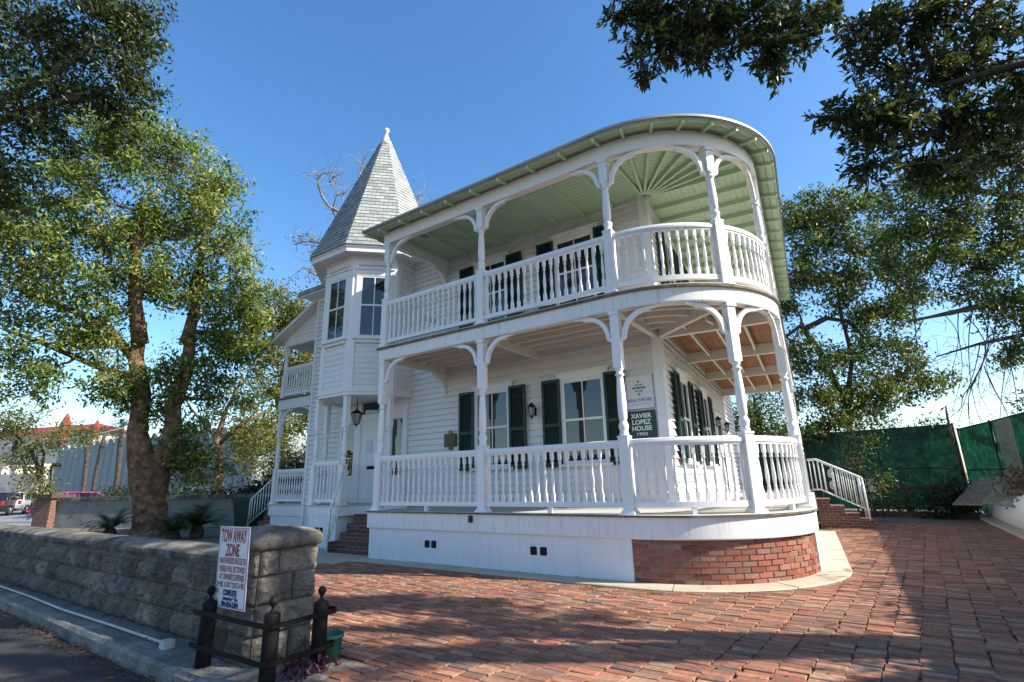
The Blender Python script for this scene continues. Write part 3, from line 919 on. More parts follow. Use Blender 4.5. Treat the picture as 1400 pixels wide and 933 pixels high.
def bracket_mesh():
    """quarter ring brace; local x away from the post, z down from the beam"""
    m = MB(); r0, r1 = 0.335, 0.425
    outer = [(0.068 + 0.44 - 0.40 * sin(pi / 2 * k / 12) - 0.0, -0.445 + 0.40 * (1 - 0) * 0 + 0.0) for k in range(0)]
    c = (0.52, -0.43)
    pin = [(c[0] - 0.362 * cos(a), c[1] + 0.362 * sin(a)) for a in np.linspace(0, pi / 2, 11)]
    pout = [(c[0] - 0.429 * cos(a), c[1] + 0.429 * sin(a)) for a in np.linspace(0, pi / 2, 11)]
    for i in range(10):
        m.extr([pin[i], pin[i + 1], pout[i + 1], pout[i]], ((0, 0, 0), (1, 0, 0), (0, 0, 1), (0, 1, 0)), -0.036, 0.036)
    m.extr([(0.068, -0.431), (0.157, -0.431), (0.14, -0.46), (0.10, -0.475), (0.068, -0.50)], ((0, 0, 0), (1, 0, 0), (0, 0, 1), (0, 1, 0)), -0.036, 0.036)
    m.extr([(0.521, -0.002), (0.521, -0.068), (0.55, -0.062), (0.565, -0.04), (0.70, -0.022), (0.70, -0.002)], ((0, 0, 0), (1, 0, 0), (0, 0, 1), (0, 1, 0)), -0.034, 0.034)
    return m
lo_post = post_mesh('porch_post', 2.13, 3.04).build('porch_post', MT['white_clean'], H)
up_post = post_mesh('porch_post', 1.99, 2.43).build('porch_post', MT['white_clean'], H)
br0 = bracket_mesh().build('bracket', MT['white_clean'], lo_post)
def put_post(src, u, zb, ztop, sides, scale=None, xy=None, th=None):
    global used
    x, y = pt(u, 0) if xy is None else xy
    th = ang(u) if th is None else th
    if not src.get('_used'):
        p = src; p.location = Vector((x, y, zb)) - ORG[H.name]; p.rotation_euler = (0, 0, th); src['_used'] = 1
        if scale: p.scale = scale
    else:
        p = place(src, H, (x, y, zb), th, scale)
        if '_used' in p: del p['_used']
    for sgn, da in sides:
        b = br0.copy(); COL.objects.link(b); b.parent = p
        b.location = (0, 0, (ztop - zb) / (scale[2] if scale else 1)); b.rotation_euler = (0, 0, (0 if sgn > 0 else pi) + da)
        if scale: b.scale = (1, 1, 1 / scale[2])
    return p
# origins: the two meshes were built about the world origin, so shift them to be local
for o_ in (lo_post, up_post):
    off = ORG[H.name]
    o_.data.transform(Matrix.Translation(off))
br0.data.transform(Matrix.Translation(ORG[H.name]))
for i, u in enumerate(P_U):
    sides = []
    if i > 0: sides.append((-1, -0.12 if 3 <= i <= 4 else 0.0))
    if i < len(P_U) - 1: sides.append((1, 0.12 if 2 <= i <= 3 else 0.0))
    put_post(lo_post, u, ZF, 3.935, sides)
    put_post(up_post, u, ZD, 6.665, sides)

# --- railings
def baluster_mesh():
    m = MB()
    m.bx(-0.024, 0.024, -0.024, 0.024, 0.0, 0.135)
    m.bx(-0.024, 0.024, -0.024, 0.024, 0.655, 0.79)
    m.lathe([(0.020, 0.134), (0.028, 0.15), (0.018, 0.165), (0.024, 0.18), (0.024, 0.19), (0.017, 0.20), (0.018, 0.22), (0.028, 0.31), (0.026, 0.37), (0.019, 0.50), (0.014, 0.585), (0.026, 0.595), (0.026, 0.61), (0.018, 0.62), (0.024, 0.64), (0.020, 0.656)], 8)
    return m
bal_src = None
BAL = []           # (railing, x, y, z, th)
def railing(u0, u1, zb, n, parent=H, sts=None, feet=True):
    global bal_src
    a, b = u0 + 0.076, u1 - 0.076
    m = MB()
    st = stations(a, b, 0.08)
    m.sweep([(-0.045, zb + 0.965), (0.045, zb + 0.965), (0.048, zb + 1.0), (0.035, zb + 1.04), (0.0, zb + 1.05), (-0.035, zb + 1.04), (-0.048, zb + 1.0)], st)
    m.sweep([(-0.03, zb + 0.935), (0.03, zb + 0.935), (0.03, zb + 0.966), (-0.03, zb + 0.966)], st)
    r = m.build('railing', MT['white_clean'], parent)
    m = MB()
    m.sweep([(-0.035, zb + 0.09), (0.035, zb + 0.09), (0.035, zb + 0.165), (-0.035, zb + 0.165)], st)
    if feet:
        x, y = pt((a + b) / 2, 0); m.box((x, y, zb + 0.045), (0.06, 0.06, 0.092), ang((a + b) / 2))
    m.build('bottom_rail', MT['white_clean'], r)
    for k in range(n):
        u = a + (b - a) * (k + 0.5) / n
        x, y = pt(u, 0)
        BAL.append((r, x, y, zb + 0.155, ang(u)))
    return r
for zb in (ZF, ZD):
    for i in range(len(P_U) - 1):
        L_ = P_U[i + 1] - P_U[i]
        if zb == ZF and i == 6: continue
        railing(P_U[i], P_U[i + 1], zb, int(round((L_ - 0.15) / 0.137)), feet=(zb == ZF))

# straight railing between two points
def railing_xy(a, b, zb, n, parent=H):
    a = Vector((*a, 0)); b = Vector((*b, 0)); d = (b - a).normalized(); th = atan2(d.y, d.x)
    m = MB()
    for w, z0, z1 in ((0.09, 0.965, 1.045), (0.06, 0.935, 0.966)):
        m.beam(a + Vector((0, 0, zb + z1)), b + Vector((0, 0, zb + z1)), w, z1 - z0)
    r = m.build('railing', MT['white_clean'], parent)
    m = MB(); m.beam(a + Vector((0, 0, zb + .165)), b + Vector((0, 0, zb + .165)), 0.07, 0.075); m.build('bottom_rail', MT['white_clean'], r)
    for k in range(n):
        p = a + (b - a) * ((k + 0.5) / n); BAL.append((r, p.x, p.y, zb + 0.155, th))
    return r
railing_xy((XL, 0.08), (XL, 1.95), ZD, 13)

# --- windows
def window(O, U, w, h, name='window', shutters=True, casing=0.10, sill=True, parent=H, head=0.15, twoover=True, sh_w=0.43):
    """O: bottom centre of the glass on the wall face; U along the wall (outside seen with U to the right)"""
    O = Vector(O); U = Vector(U).normalized(); Z = Vector((0, 0, 1)); Wn = U.cross(Z)
    fr = (O, U, Z, Wn)
    R3 = Matrix((U, -Wn, Z)).transposed()
    def bxl(m, x0, x1, z0, z1, d0, d1):
        m.extr([(x0, z0), (x1, z0), (x1, z1), (x0, z1)], fr, d0, d1)
    m = MB(); hw = w / 2
    bxl(m, -hw - casing, -hw, -0.06, h, 0.0, 0.055); bxl(m, hw, hw + casing, -0.06, h, 0.0, 0.055)
    bxl(m, -hw - casing - 0.02, hw + casing + 0.02, h, h + head, 0.0, 0.062)
    bxl(m, -hw - casing - 0.045, hw + casing + 0.045, h + head, h + head + 0.035, 0.0, 0.10)
    if sill: bxl(m, -hw - casing - 0.03, hw + casing + 0.03, -0.11, -0.061, 0.0, 0.11)
    W = m.build(name, MT['white_clean'], parent)
    m = MB()
    f = 0.042
    bxl(m, -hw, -hw + f, -0.06, h, 0.02, 0.048); bxl(m, hw - f, hw, -0.06, h, 0.02, 0.048)
    bxl(m, -hw + f, hw - f, h - f, h, 0.02, 0.048); bxl(m, -hw + f, hw - f, -0.06, 0.0, 0.02, 0.046)
    bxl(m, -hw + f, hw - f, h * 0.5 - 0.022, h * 0.5 + 0.022, 0.02, 0.050)
    if twoover: bxl(m, -0.011, 0.011, 0.0, h * 0.5 - 0.022, 0.02, 0.042); bxl(m, -0.011, 0.011, h * 0.5 + 0.022, h - f, 0.02, 0.042)
    m.build('sash', MT['white_clean'], W)
    m = MB(); m.extr([(-hw + f - .004, 0.0), (hw - f + .004, 0.0), (hw - f + .004, h - f + .004), (-hw + f - .004, h - f + .004)], fr, 0.024, 0.030)
    m.build('pane', MT['glass'], W)
    if shutters:
        for sgn in (-1, 1):
            x0 = hw + casing - 0.055 if sgn > 0 else -hw - casing + 0.055 - sh_w
            x1 = x0 + sh_w
            m = MB(); z0, z1 = -0.11, h + 0.06
            fw = 0.055
            bxl(m, x0, x0 + fw, z0, z1, 0.063, 0.100); bxl(m, x1 - fw, x1, z0, z1, 0.063, 0.100)
            zm = z0 + (z1 - z0) * 0.47
            for a, b in ((z0, z0 + 0.09), (zm - 0.035, zm + 0.035), (z1 - 0.06, z1)):
                bxl(m, x0 + fw, x1 - fw, a, b, 0.063, 0.097)
            for a, b in ((z0 + 0.09, zm - 0.035), (zm + 0.035, z1 - 0.06)):
                k = int((b - a) / 0.042)
                for q in range(k):
                    zc = a + (b - a) * (q + 0.5) / k
                    c_ = O + U * ((x0 + x1) / 2) + Z * zc + Wn * 0.080
                    Rr = Matrix.Rotation(radians(38), 3, U) @ R3
                    m.box(c_, (x1 - x0 - 2 * fw, 0.036, 0.007), mtx=Rr)
                bxl(m, x0 + fw, x1 - fw, a, b, 0.060, 0.0635)
            m.build('shutter', MT['shutter'], parent)
    return W
for xc in (-3.885, -1.615):
    window((xc, R_ - 0.03, 1.75), (1, 0, 0), 0.90, 1.60)
    window((xc, R_ - 0.03, 4.95), (1, 0, 0), 0.90, 1.53)
Us = (TG[0], TG[1], 0)
for sc_ in (1.5, 4.05):
    for zz, hh in ((1.75, 1.60), (4.95, 1.53)):
        p = SW_(sc_, 0.03); window((p[0], p[1], zz), Us, 0.90, hh, sh_w=0.42)
p = SW_(6.35, 0.02)
dr = None
m = MB(); fr = (Vector((p[0], p[1], 0.9)), Vector(Us), Vector((0, 0, 1)), Vector(Us).cross(Vector((0, 0, 1))))
m.extr([(-0.55, 0), (-0.45, 0), (-0.45, 2.1), (0.45, 2.1), (0.45, 0), (0.55, 0), (0.55, 2.25), (-0.55, 2.25)], fr, 0, 0.05)
sd = m.build('side_door', MT['white_clean'], H)
m = MB(); m.extr([(-0.45, 0.0), (0.45, 0.0), (0.45, 2.1), (-0.45, 2.1)], fr, 0.005, 0.025); m.build('door_leaf', MT['shutter'], sd)

# --- tower
TC = (-7.80, 1.87); TI = 1.285
def octa(inr, z=None):
    Rr = inr / cos(pi / 8)
    P = [(TC[0] + Rr * cos(pi / 8 + k * pi / 4), TC[1] + Rr * sin(pi / 8 + k * pi / 4)) for k in range(8)]
    return P if z is None else [(x, y, z) for x, y in P]
OC = octa(TI)
# faces k -> k+1; outside on the right when walking clockwise seen from above is the outside: go counter-clockwise
ZT0, ZT1 = 3.60, 7.06
m = MB(); m.prism(octa(TI - 0.012), ZT0, 7.2); m.build('tower_core', MT['siding'], H)
m = MB()
for k in (3, 4, 5, 6, 7):
    lap(m, OC[k], OC[(k + 1) % 8], ZT0 + 0.02, ZT1, 0.135, 0.02)
m.build('tower_wall', MT['siding'], H)
m = MB()
for k in range(8):
    x, y = OC[k]
    for j in (-1, 1):
        nx_, ny_ = OC[(k + j) % 8]
        d = Vector((nx_ - x, ny_ - y, 0)).normalized(); nn = Vector((d.y, -d.x, 0)) * (1 if j > 0 else -1)
        q = [(0.0, 0.0), (0.115, 0.0), (0.115, 0.028), (0.012 * 0, 0.028)]
        m.extr([(0, 0), (0.115, 0), (0.115, 0.054), (-0.0224, 0.054)], (Vector((x, y, 0)), d, nn, Vector((0, 0, 1))), ZT0 + 0.003, ZT1)
m.build('tower_corner_board', MT['white_clean'], H)
def ring(m, inr0, inr1, z0, z1):
    A, B = octa(inr0), octa(inr1)
    for k in range(8):
        k2 = (k + 1) % 8
        V = [(*A[k], z0), (*A[k2], z0), (*B[k2], z0), (*B[k], z0), (*A[k], z1), (*A[k2], z1), (*B[k2], z1), (*B[k], z1)]
        m.add(V, [(0, 1, 2, 3), (4, 7, 6, 5), (3, 2, 6, 7), (0, 4, 5, 1)])
m = MB(); ring(m, TI - 0.2, TI + 0.05, 3.50, 3.598); ring(m, TI - 0.2, TI + 0.075, 3.575, 3.62)
m.prism(octa(TI - 0.19), 3.53, 3.58)
m.build('tower_base_trim', MT['white_clean'], H)
m = MB(); ring(m, TI - 0.1, TI + 0.05, 6.90, 7.10); ring(m, TI - 0.1, TI + 0.10, 7.06, 7.14)
ring(m, TI - 0.15, TI + 0.40, 7.14, 7.175); ring(m, TI + 0.33, TI + 0.42, 7.10, 7.26); ring(m, TI + 0.36, TI + 0.45, 7.22, 7.30)
m.build('tower_cornice', MT['white_clean'], H)
# roof
m = MB(); zb, za = 7.275, 11.95
uvd = []
nc = 36
A0 = TI + 0.47
for k in range(8):
    k2 = (k + 1) % 8
    for i in range(nc):
        f0, f1 = i / nc * 0.93, (i + 1) / nc * 0.93
        r0 = A0 * (1 - f0) + 0.016; r1 = A0 * (1 - f1) + 0.002
        z0, z1 = zb + (za - zb) * f0, zb + (za - zb) * f1
        P0, P1 = octa(r0, z0 - 0.004), octa(r1, z1)
        Q0 = octa(A0 * (1 - f0) + 0.001, z0)
        m.add([P0[k], P0[k2], P1[k2], P1[k], Q0[k], Q0[k2]], [(0, 1, 2, 3), (4, 5, 1, 0)])
m.prism(octa(A0 + 0.005), zb - 0.02, zb - 0.006)
rt = m.build('tower_roof', MT['shingle'], H)
me = rt.data; uv = me.uv_layers.new(name='UVMap')
o = ORG[H.name]
for p_ in me.polygons:
    c_ = p_.center; a_ = round((atan2(c_.y + o.y - TC[1], c_.x + o.x - TC[0])) / (pi / 4))
    th = a_ * pi / 4; tx, ty = -sin(th), cos(th)
    for li in p_.loop_indices:
        v = me.vertices[me.loops[li].vertex_index].co
        uv.data[li].uv = ((v.x + o.x - TC[0]) * tx + (v.y + o.y - TC[1]) * ty + a_ * 1.37 + 20, (v.z + o.z - zb) / (za - zb) * nc / 0.93 * 0.15 + 0.0004)
m = MB()
rI = A0 * (1 - 0.885)
m.lathe([(rI / cos(pi / 8) + 0.012, zb + (za - zb) * 0.885), (rI * 0.5, zb + (za - zb) * 0.94), (0.03, 11.88), (0.028, 11.90), (0.05, 11.92), (0.075, 11.96), (0.082, 12.0), (0.065, 12.05), (0.02, 12.08)], 16, (TC[0], TC[1], 0))
m.build('finial', MT['white_clean'], rt)
# tower windows on the faces seen
for k in (4, 5, 6):
    a, b = Vector((*OC[k], 0)), Vector((*OC[(k + 1) % 8], 0))
    U = (b - a).normalized(); mid = (a + b) / 2; nn = Vector((U.y, -U.x, 0))
    W = window(mid + nn * 0.03 + Vector((0, 0, 5.0)), U, 0.70, 1.58, shutters=False, casing=0.10, head=0.17)
    m = MB(); m.extr([(-0.41, -0.19), (0.41, -0.19), (0.41, -0.115), (-0.41, -0.115)], (mid + nn * 0.03 + Vector((0, 0, 5.0)), U, (0, 0, 1), nn), 0.0, 0.05)
    m.build('apron', MT['white_clean'], W)

# --- entry porch under the tower
ZE = 0.95
m = MB()
EP = [(-9.15, R_ - .03), (-9.12, 1.30), (-8.36, 0.50), (-7.16, 0.50), (-7.10, 0.98), (-5.50, 0.98), (-5.50, R_ - .03)]
m.prism(EP, ZE - 0.035, ZE); m.build('entry_deck', MT['deck'], H)
def inset(P, d):
    c_ = Vector((-7.3, 1.3)); return [tuple(c_ + (Vector(p_) - c_) * (1 - d)) for p_ in P]
m = MB(); m.prism(inset(EP, 0.02), ZE - 0.23, ZE - 0.036); m.build('entry_fascia', MT['fascia'], H)
m = MB(); m.prism([(-9.08, R_ - .02), (-9.05, 1.3), (-8.32, 0.53), (-7.30, 0.53), (-7.30, R_ - .02)], -0.05, ZE - 0.231)
ef = m.build('entry_foundation', MT['stucco'], H)
for x in (-7.98, -7.82):
    m = MB(); m.extr([(-.06, -.06), (.06, -.06), (.06, .06), (-.06, .06)], ((x, 0.53, 0.40), (1, 0, 0), (0, 0, 1), (0, -1, 0)), -0.02, 0.004); m.build('vent', MT['dark'], ef)
esc = (3.5 - ZE) / 3.04
for (x, y) in ((OC[5][0] - 0.10, 0.66), (OC[6][0] - 0.07, 0.66), (OC[7][0] - 0.06, OC[7][1] + 0.02), (OC[4][0] + 0.06, OC[4][1] + 0.02)):
    put_post(lo_post, 0, ZE, 3.5, [], (0.92, 0.92, esc), (x, y), 0.0)
railing_xy((OC[5][0] - 0.02, 0.66), (OC[6][0] - 0.15, 0.66), ZE - 0.03, 7)
railing_xy((OC[4][0] + 0.10, OC[4][1] - 0.05), (OC[5][0] - 0.14, 0.74), ZE - 0.03, 7)
# front door with sidelights and transom
fr = (Vector((0, R_ - 0.032, 0)), (1, 0, 0), (0, 0, 1), (0, -1, 0))
def rect(m, x0, x1, z0, z1, d0, d1): m.extr([(x0, z0), (x1, z0), (x1, z1), (x0, z1)], fr, d0, d1)
m = MB()
for x0, x1 in ((-9.22, -9.06), (-8.56, -8.30), (-7.39, -7.10), (-6.70, -6.56)): rect(m, x0, x1, ZE, 3.56, 0.0, 0.06)
rect(m, -9.06, -8.56, 3.02, 3.56, 0, 0.05); rect(m, -8.30, -7.39, 3.05, 3.22, 0, 0.05); rect(m, -8.30, -7.39, 3.62, 3.70, 0, 0.05); rect(m, -7.10, -6.70, 3.02, 3.56, 0, 0.05)
rect(m, -9.06, -8.56, ZE, 1.62, 0, 0.04); rect(m, -7.10, -6.70, ZE, 1.60, 0, 0.04)
fd = m.build('front_door', MT['white_clean'], H)
m = MB()
rect(m, -8.30, -7.39, ZE, 3.05, 0.002, 0.022)
for x0, x1 in ((-8.20, -7.90), (-7.79, -7.49)):
    for z0, z1 in ((1.12, 1.72), (1.92, 2.62), (2.72, 2.94)):
        rect(m, x0, x1, z0, z1, 0.022, 0.030); rect(m, x0 + .05, x1 - .05, z0 + .05, z1 - .05, 0.030, 0.036)
dl = m.build('door_leaf', MT['white_clean'], fd)
m = MB(); rect(m, -8.0, -7.66, 1.78, 1.86, 0.036, 0.044); m.build('mail_slot', MT['black'], dl)
m = MB(); rect(m, -8.05, -7.83, 2.22, 2.52, 0.037, 0.039); m.build('notice', MT['paper'], dl)
for x0, x1, z0, z1 in ((-9.04, -8.58, 1.64, 3.0), (-7.08, -6.72, 1.62, 3.0), (-8.26, -7.43, 3.24, 3.60)):
    m = MB(); rect(m, x0, x1, z0, z1, 0.004, 0.020); m.build('sidelight', MT['glass'], fd)
m = MB()
for x0, x1 in ((-8.90, -8.66), (-7.0, -6.8)):
    for z0, z1 in ((1.02, 1.28), (1.34, 1.56)): rect(m, x0, x1, z0, z1, 0.04, 0.05)
m.build('door_panel', MT['white_clean'], fd)

# --- left side porch, two storeys
LX = -12.75; LY = 2.25
def lbox(name, x0, x1, y0, y1, z0, z1, mat): m = MB(); m.bx(x0, x1, y0, y1, z0, z1); return m.build(name, mat, H)
lbox('small_porch_deck', LX - .1, -10.73, LY - .12, 6.0, 0.85, 0.885, MT['deck'])
lbox('small_porch_fascia', LX - .05, -10.73, LY - .08, LY - .02, 0.55, 0.848, MT['fascia'])
lbox('small_porch_foundation', LX, -10.75, LY - .019, 5.9, -0.05, 0.70, MT['stucco'])
lbox('small_balcony_deck', LX - .12, -10.73, LY - .13, 6.0, 4.12, 4.17, MT['deckedge'])
lbox('small_balcony_fascia', LX - .06, -10.73, LY - .08, LY + .02, 3.80, 4.119, MT['fascia'])
lbox('small_balcony_side', LX - .06, LX + .04, LY + .021, 6.0, 3.80, 4.119, MT['fascia'])
lbox('small_porch_ceiling', LX + .041, -10.73, LY + .021, 6.0, 4.05, 4.118, MT['green'])
lbox('eave_beam', LX - .05, LX + .05, LY + .06, 6.0, 5.92, 6.12, MT['fascia'])
lbox('eave_beam', LX - .05, -10.73, LY - .06, LY + .059, 5.92, 6.10, MT['fascia'])
m = MB()
k = 0
z0 = 6.10; xw = -10.73
sl = (7.05 - 6.2) / (xw - LX)
while z0 < 7.0:
    z1 = z0 + 0.13
    xa = LX - 0.05 + max(0, (z0 - 6.2)) / sl; xb = LX - 0.05 + max(0, (z1 - 6.2)) / sl
    if xa < xw - 0.05:
        m.add([(xa, LY - .03, z0), (xw, LY - .03, z0), (xw, LY - .012, z1), (min(xb, xw - .01), LY - .012, z1), (xa, LY + .03, z0), (xw, LY + .03, z0), (xw, LY + .03, z1), (min(xb, xw - .01), LY + .03, z1)],
              [(0, 1, 2, 3), (4, 7, 6, 5), (0, 4, 5, 1), (3, 2, 6, 7), (0, 3, 7, 4), (1, 5, 6, 2)])
    z0 = z1
m.build('gable_siding', MT['siding'], H)
m = MB()
x0, x1 = LX - 0.40, -10.72
m.extr([(x0, 6.06), (x1, 6.06 + (x1 - x0) * sl), (x1, 6.17 + (x1 - x0) * sl), (x0, 6.17)], ((0, LY - 0.35, 0), (1, 0, 0), (0, 0, 1), (0, 1, 0)), 0.0, 4.2)
m.build('small_porch_roof', MT['fascia'], H)
lsc = (3.80 - 0.885) / 3.04; usc = (5.92 - 4.17) / 2.43
for y in (LY + 0.02, 5.8):
    put_post(lo_post, 0, 0.885, 3.80, [(1, 0.0)] if y < 3 else [], (0.95, 0.95, lsc), (LX + 0.02, y), 0.0)
    put_post(up_post, 0, 4.17, 5.92, [], (0.95, 0.95, usc), (LX + 0.02, y), 0.0)
put_post(lo_post, 0, 0.885, 3.80, [(-1, 0.0)], (0.95, 0.95, lsc), (-10.9, LY + .02), 0.0)
railing_xy((LX + 0.10, LY + 0.02), (-10.98, LY + 0.02), 0.87, 13)
railing_xy((LX + 0.10, LY + 0.02), (-10.75, LY + 0.02), 4.16, 14)
railing_xy((LX + 0.02, LY + 0.12), (LX + 0.02, 5.7), 4.16, 20)

# --- balusters: the hundred nearest are meshes of their own, the rest one mesh
camp = Vector((3.05, -7.33, 1.38))
BAL.sort(key=lambda b: (Vector((b[1], b[2], b[3])) - camp).length)
bm0 = baluster_mesh()
first = None
for i, (r, x, y, z, th) in enumerate(BAL[:100]):
    if first is None:
        first = MB(); first.add(bm0.v, bm0.f, False); first.sm = list(bm0.sm)
        first = first.build('baluster', MT['white_clean'])
        first.parent = r; ORG[first.name] = ORG[H.name]
        first.location = Vector((x, y, z)) - ORG[H.name]; first.rotation_euler = (0, 0, th)
    else:
        place(first, r, (x, y, z), th)
m = MB()
for r, x, y, z, th in BAL[100:]:
    c_, s_ = cos(th), sin(th)
    m.add([(x + a * c_ - b * s_, y + a * s_ + b * c_, z + q) for a, b, q in bm0.v], bm0.f, False); m.sm[-len(bm0.sm):] = bm0.sm
tag(m.build('baluster_row', MT['white_clean'], H), kind='stuff')
# ------------------------------------------------------------------ steps
st = thing('brick_steps', 'dark brick steps with white cheek and pipe handrail up to the front door', 'steps', (-6.35, 0.1, 0))
for k in range(5):
    m = MB(); y1 = 0.98 - 0.175 * k; z1 = ZE - 0.04 - 0.182 * (k + 1) + 0.02
    m.bx(-7.02, -5.47, y1 - 0.19, y1 + (0.0 if k else 0.0), -0.02, z1)
    m.build('step', MT['brickstep'], st, 'box')
m = MB(); m.bx(-7.06, -7.025, 0.12, 0.49, -0.02, 0.22); m.build('cheek', MT['brickstep'], st, 'box')
m = MB()
m.tube([(-7.18, 0.60, 1.86), (-6.95, 0.08, 0.86), (-6.94, 0.06, 0.0)], 0.026, 8)
m.tube([(-7.18, 0.60, 1.05), (-6.95, 0.08, 0.22)], 0.014, 6)
for k in range(5):
    y = 0.52 - 0.095 * k; x = -7.18 + (0.60 - y) * 0.442; m.tube([(x, y, 1.86 - (0.60 - y) * 1.92), (x, y, 1.05 - (0.60 - y) * 1.6)], 0.010, 6)
m.build('handrail', MT['rail_metal'], st)

ss = thing('brick_steps', 'red brick steps with white scrolled metal railing going down beside the round porch', 'steps', (2.4, 9.8, 0))
def sp(off, s_, z_): return (CC[0] + NRM[0] * off + TG[0] * s_, CC[1] + NRM[1] * off + TG[1] * s_, z_)
for k in range(4):
    m = MB(); a, b = 2.16 + 0.31 * k, 2.16 + 0.31 * (k + 1) + 0.03; zt = 0.74 - 0.18 * k
    P4 = [sp(a, 7.35, 0)[:2], sp(b - .03, 7.35, 0)[:2], sp(b - .03, 8.5, 0)[:2], sp(a, 8.5, 0)[:2]]
    m.prism(P4, -0.02, zt - 0.05)
    P4 = [sp(a, 7.32, 0)[:2], sp(b, 7.32, 0)[:2], sp(b, 8.53, 0)[:2], sp(a, 8.53, 0)[:2]]
    m.prism(P4, zt - 0.05, zt)
    m.build('step', MT['brick'], ss) if False else m.build('step', MT['brickstep'], ss, 'box')
for s_ in (7.38, 8.46):
    m = MB()
    A, B_, C_ = sp(2.1, s_, 1.80), sp(2.32, s_, 1.80), sp(3.30, s_, 1.28)
    m.tube([A, B_, C_], 0.022, 8); m.tube([sp(2.1, s_, 0.98), sp(2.32, s_, 0.98), sp(3.30, s_, 0.46)], 0.014, 6)
    m.tube([C_, sp(3.32, s_, 0.18)], 0.022, 8)
    for k in range(11):
        o_ = 2.14 + 0.106 * k
        zt = 1.80 if o_ < 2.32 else 1.80 - (o_ - 2.32) * 0.53
        if k in (4,):
            # scroll panel
            for q in range(2):
                cx_, cz_ = o_ + 0.05, zt - 0.25 - 0.34 * q
                m.tube([sp(cx_ + 0.045 * cos(a) * (1 - a / 14), s_, cz_ + 0.13 * sin(a) * (1 - a / 16) * (1 if q else -1)) for a in np.linspace(0, 7.5, 22)], 0.008, 5)
            continue
        m.tube([sp(o_, s_, zt), sp(o_, s_, zt - 0.82)], 0.011, 6)
    m.build('handrail', MT['rail_metal'], ss)

ls = thing('porch_steps', 'white steps with white pipe railings at the far left side porch', 'steps', (-13.4, 2.9, 0))
for k in range(4):
    m = MB(); m.bx(LX - .06 - 0.3 * (k + 1), LX - .06 - 0.3 * k, 2.4, 3.6, -0.02, 0.70 - 0.175 * k); m.build('step', MT['brickstep'], ls, 'box')
for y in (2.36, 3.64):
    m = MB()
    a, b = (LX - .03, y, 1.78), (LX - 1.45, y, 1.02)
    m.tube([a, b, (b[0] - .05, y, 0.0)], 0.022, 8); m.tube([(a[0], y, 0.98), (b[0], y, 0.25)], 0.014, 6)
    for k in range(9):
        x = LX - 0.14 - 0.15 * k; z_ = 1.78 - (LX - .03 - x) * 0.535; m.tube([(x, y, z_), (x, y, z_ - 0.79)], 0.011, 6)
    m.build('handrail', MT['rail_metal'], ls)

# ------------------------------------------------------------------ signs and lamps on the house
YW = R_ - 0.055
def wall_sign(name, label, x0, x1, z0, z1, mat):
    t = thing(name, label, 'sign', ((x0 + x1) / 2, YW, (z0 + z1) / 2))
    m = MB(); m.bx(x0, x1, YW - 0.022, YW + 0.02, z0, z1); m.build('sign_panel', MT[mat], t)
    return t
SX = ((1, 0, 0), (0, 0, 1), (0, -1, 0))
hp = wall_sign('clinic_sign', 'pale square sign with a coloured dotted mark and blue lettering beside the house corner', -0.70, -0.17, 2.64, 3.26, 'sign_grey')
O_ = (-0.435, YW - 0.022, 2.95)
def disc(m, x, z, r, d=0.003):
    m.extr([(x + r * cos(2 * pi * k / 16), z + r * sin(2 * pi * k / 16)) for k in range(16)], (O_, *SX), 0.0005, d)
def bone(m, z, hw, r, w):
    m.extr([(-hw, z - w), (0, z - w * 0.6), (hw, z - w), (hw, z + w), (0, z + w * 0.6), (-hw, z + w)], (O_, *SX), 0.0005, 0.0028)
    disc(m, -hw, z, r); disc(m, hw, z, r)
m = MB(); bone(m, 0.075, 0.105, 0.024, 0.018); disc(m, 0, 0.075, 0.028); m.build('blue_mark', MT['blue_ink'], hp)
m = MB(); bone(m, 0.133, 0.055, 0.022, 0.014); bone(m, 0.017, 0.055, 0.022, 0.014); m.build('lime_mark', MT['lime_ink'], hp)
m = MB(); disc(m, 0, 0.195, 0.024); disc(m, 0, -0.045, 0.024); m.build('orange_mark', MT['orange_ink'], hp)
m = MB(); panel_text(m, [("HEALTHPURE", 0, -0.155, 0.085, 0.47, 0.0015)], O_, *SX); m.build('lettering', MT['blue_ink'], hp)
m = MB(); m.extr([(-.22, -.232), (.22, -.232), (.22, -.226), (-.22, -.226)], (O_, *SX), 0.0005, 0.002); m.build('rule', MT['grey_ink'], hp)
xs_ = wall_sign('house_sign', 'dark green sign with white lettering giving the house name and year', -0.70, -0.17, 2.10, 2.60, 'sign_green')
O2 = (-0.435, YW - 0.022, 2.35)
m = MB()
def serif_text(m, body, y, size, w):
    panel_text(m, [(body, 0, y, size, w, 0.0035 if size > .1 else 0.0012)], O2, *SX)
serif_text(m, "XAVIER", 0.150, 0.118, 0.40); serif_text(m, "LOPEZ", 0.035, 0.118, 0.36); serif_text(m, "HOUSE", -0.078, 0.118, 0.38); serif_text(m, "1903", -0.180, 0.080, 0.20)
m.build('lettering', MT['white_ink'], xs_)
pq = thing('bronze_plaque', 'small bronze plaque with a round emblem on top on the white siding', 'plaque', (-5.12, YW, 2.35))
m = MB()
m.bx(-5.30, -4.94, YW - 0.02, YW + .02, 2.20, 2.50)
m.bx(-5.27, -4.97, YW - 0.026, YW - .02, 2.23, 2.47)
m.bx(-5.16, -5.06, YW - 0.02, YW + .02, 2.13, 2.199)
m.build('plate', MT['bronze'], pq)
m = MB(); m.extr([(-5.12 + 0.055 * cos(2 * pi * k / 18), 2.525 + 0.055 * sin(2 * pi * k / 18)) for k in range(18)], ((0, YW, 0), *SX), 0.0, 0.03)
m.build('emblem', mat_plain('copper_emblem', (0.30, 0.12, 0.04), 0.4), pq)

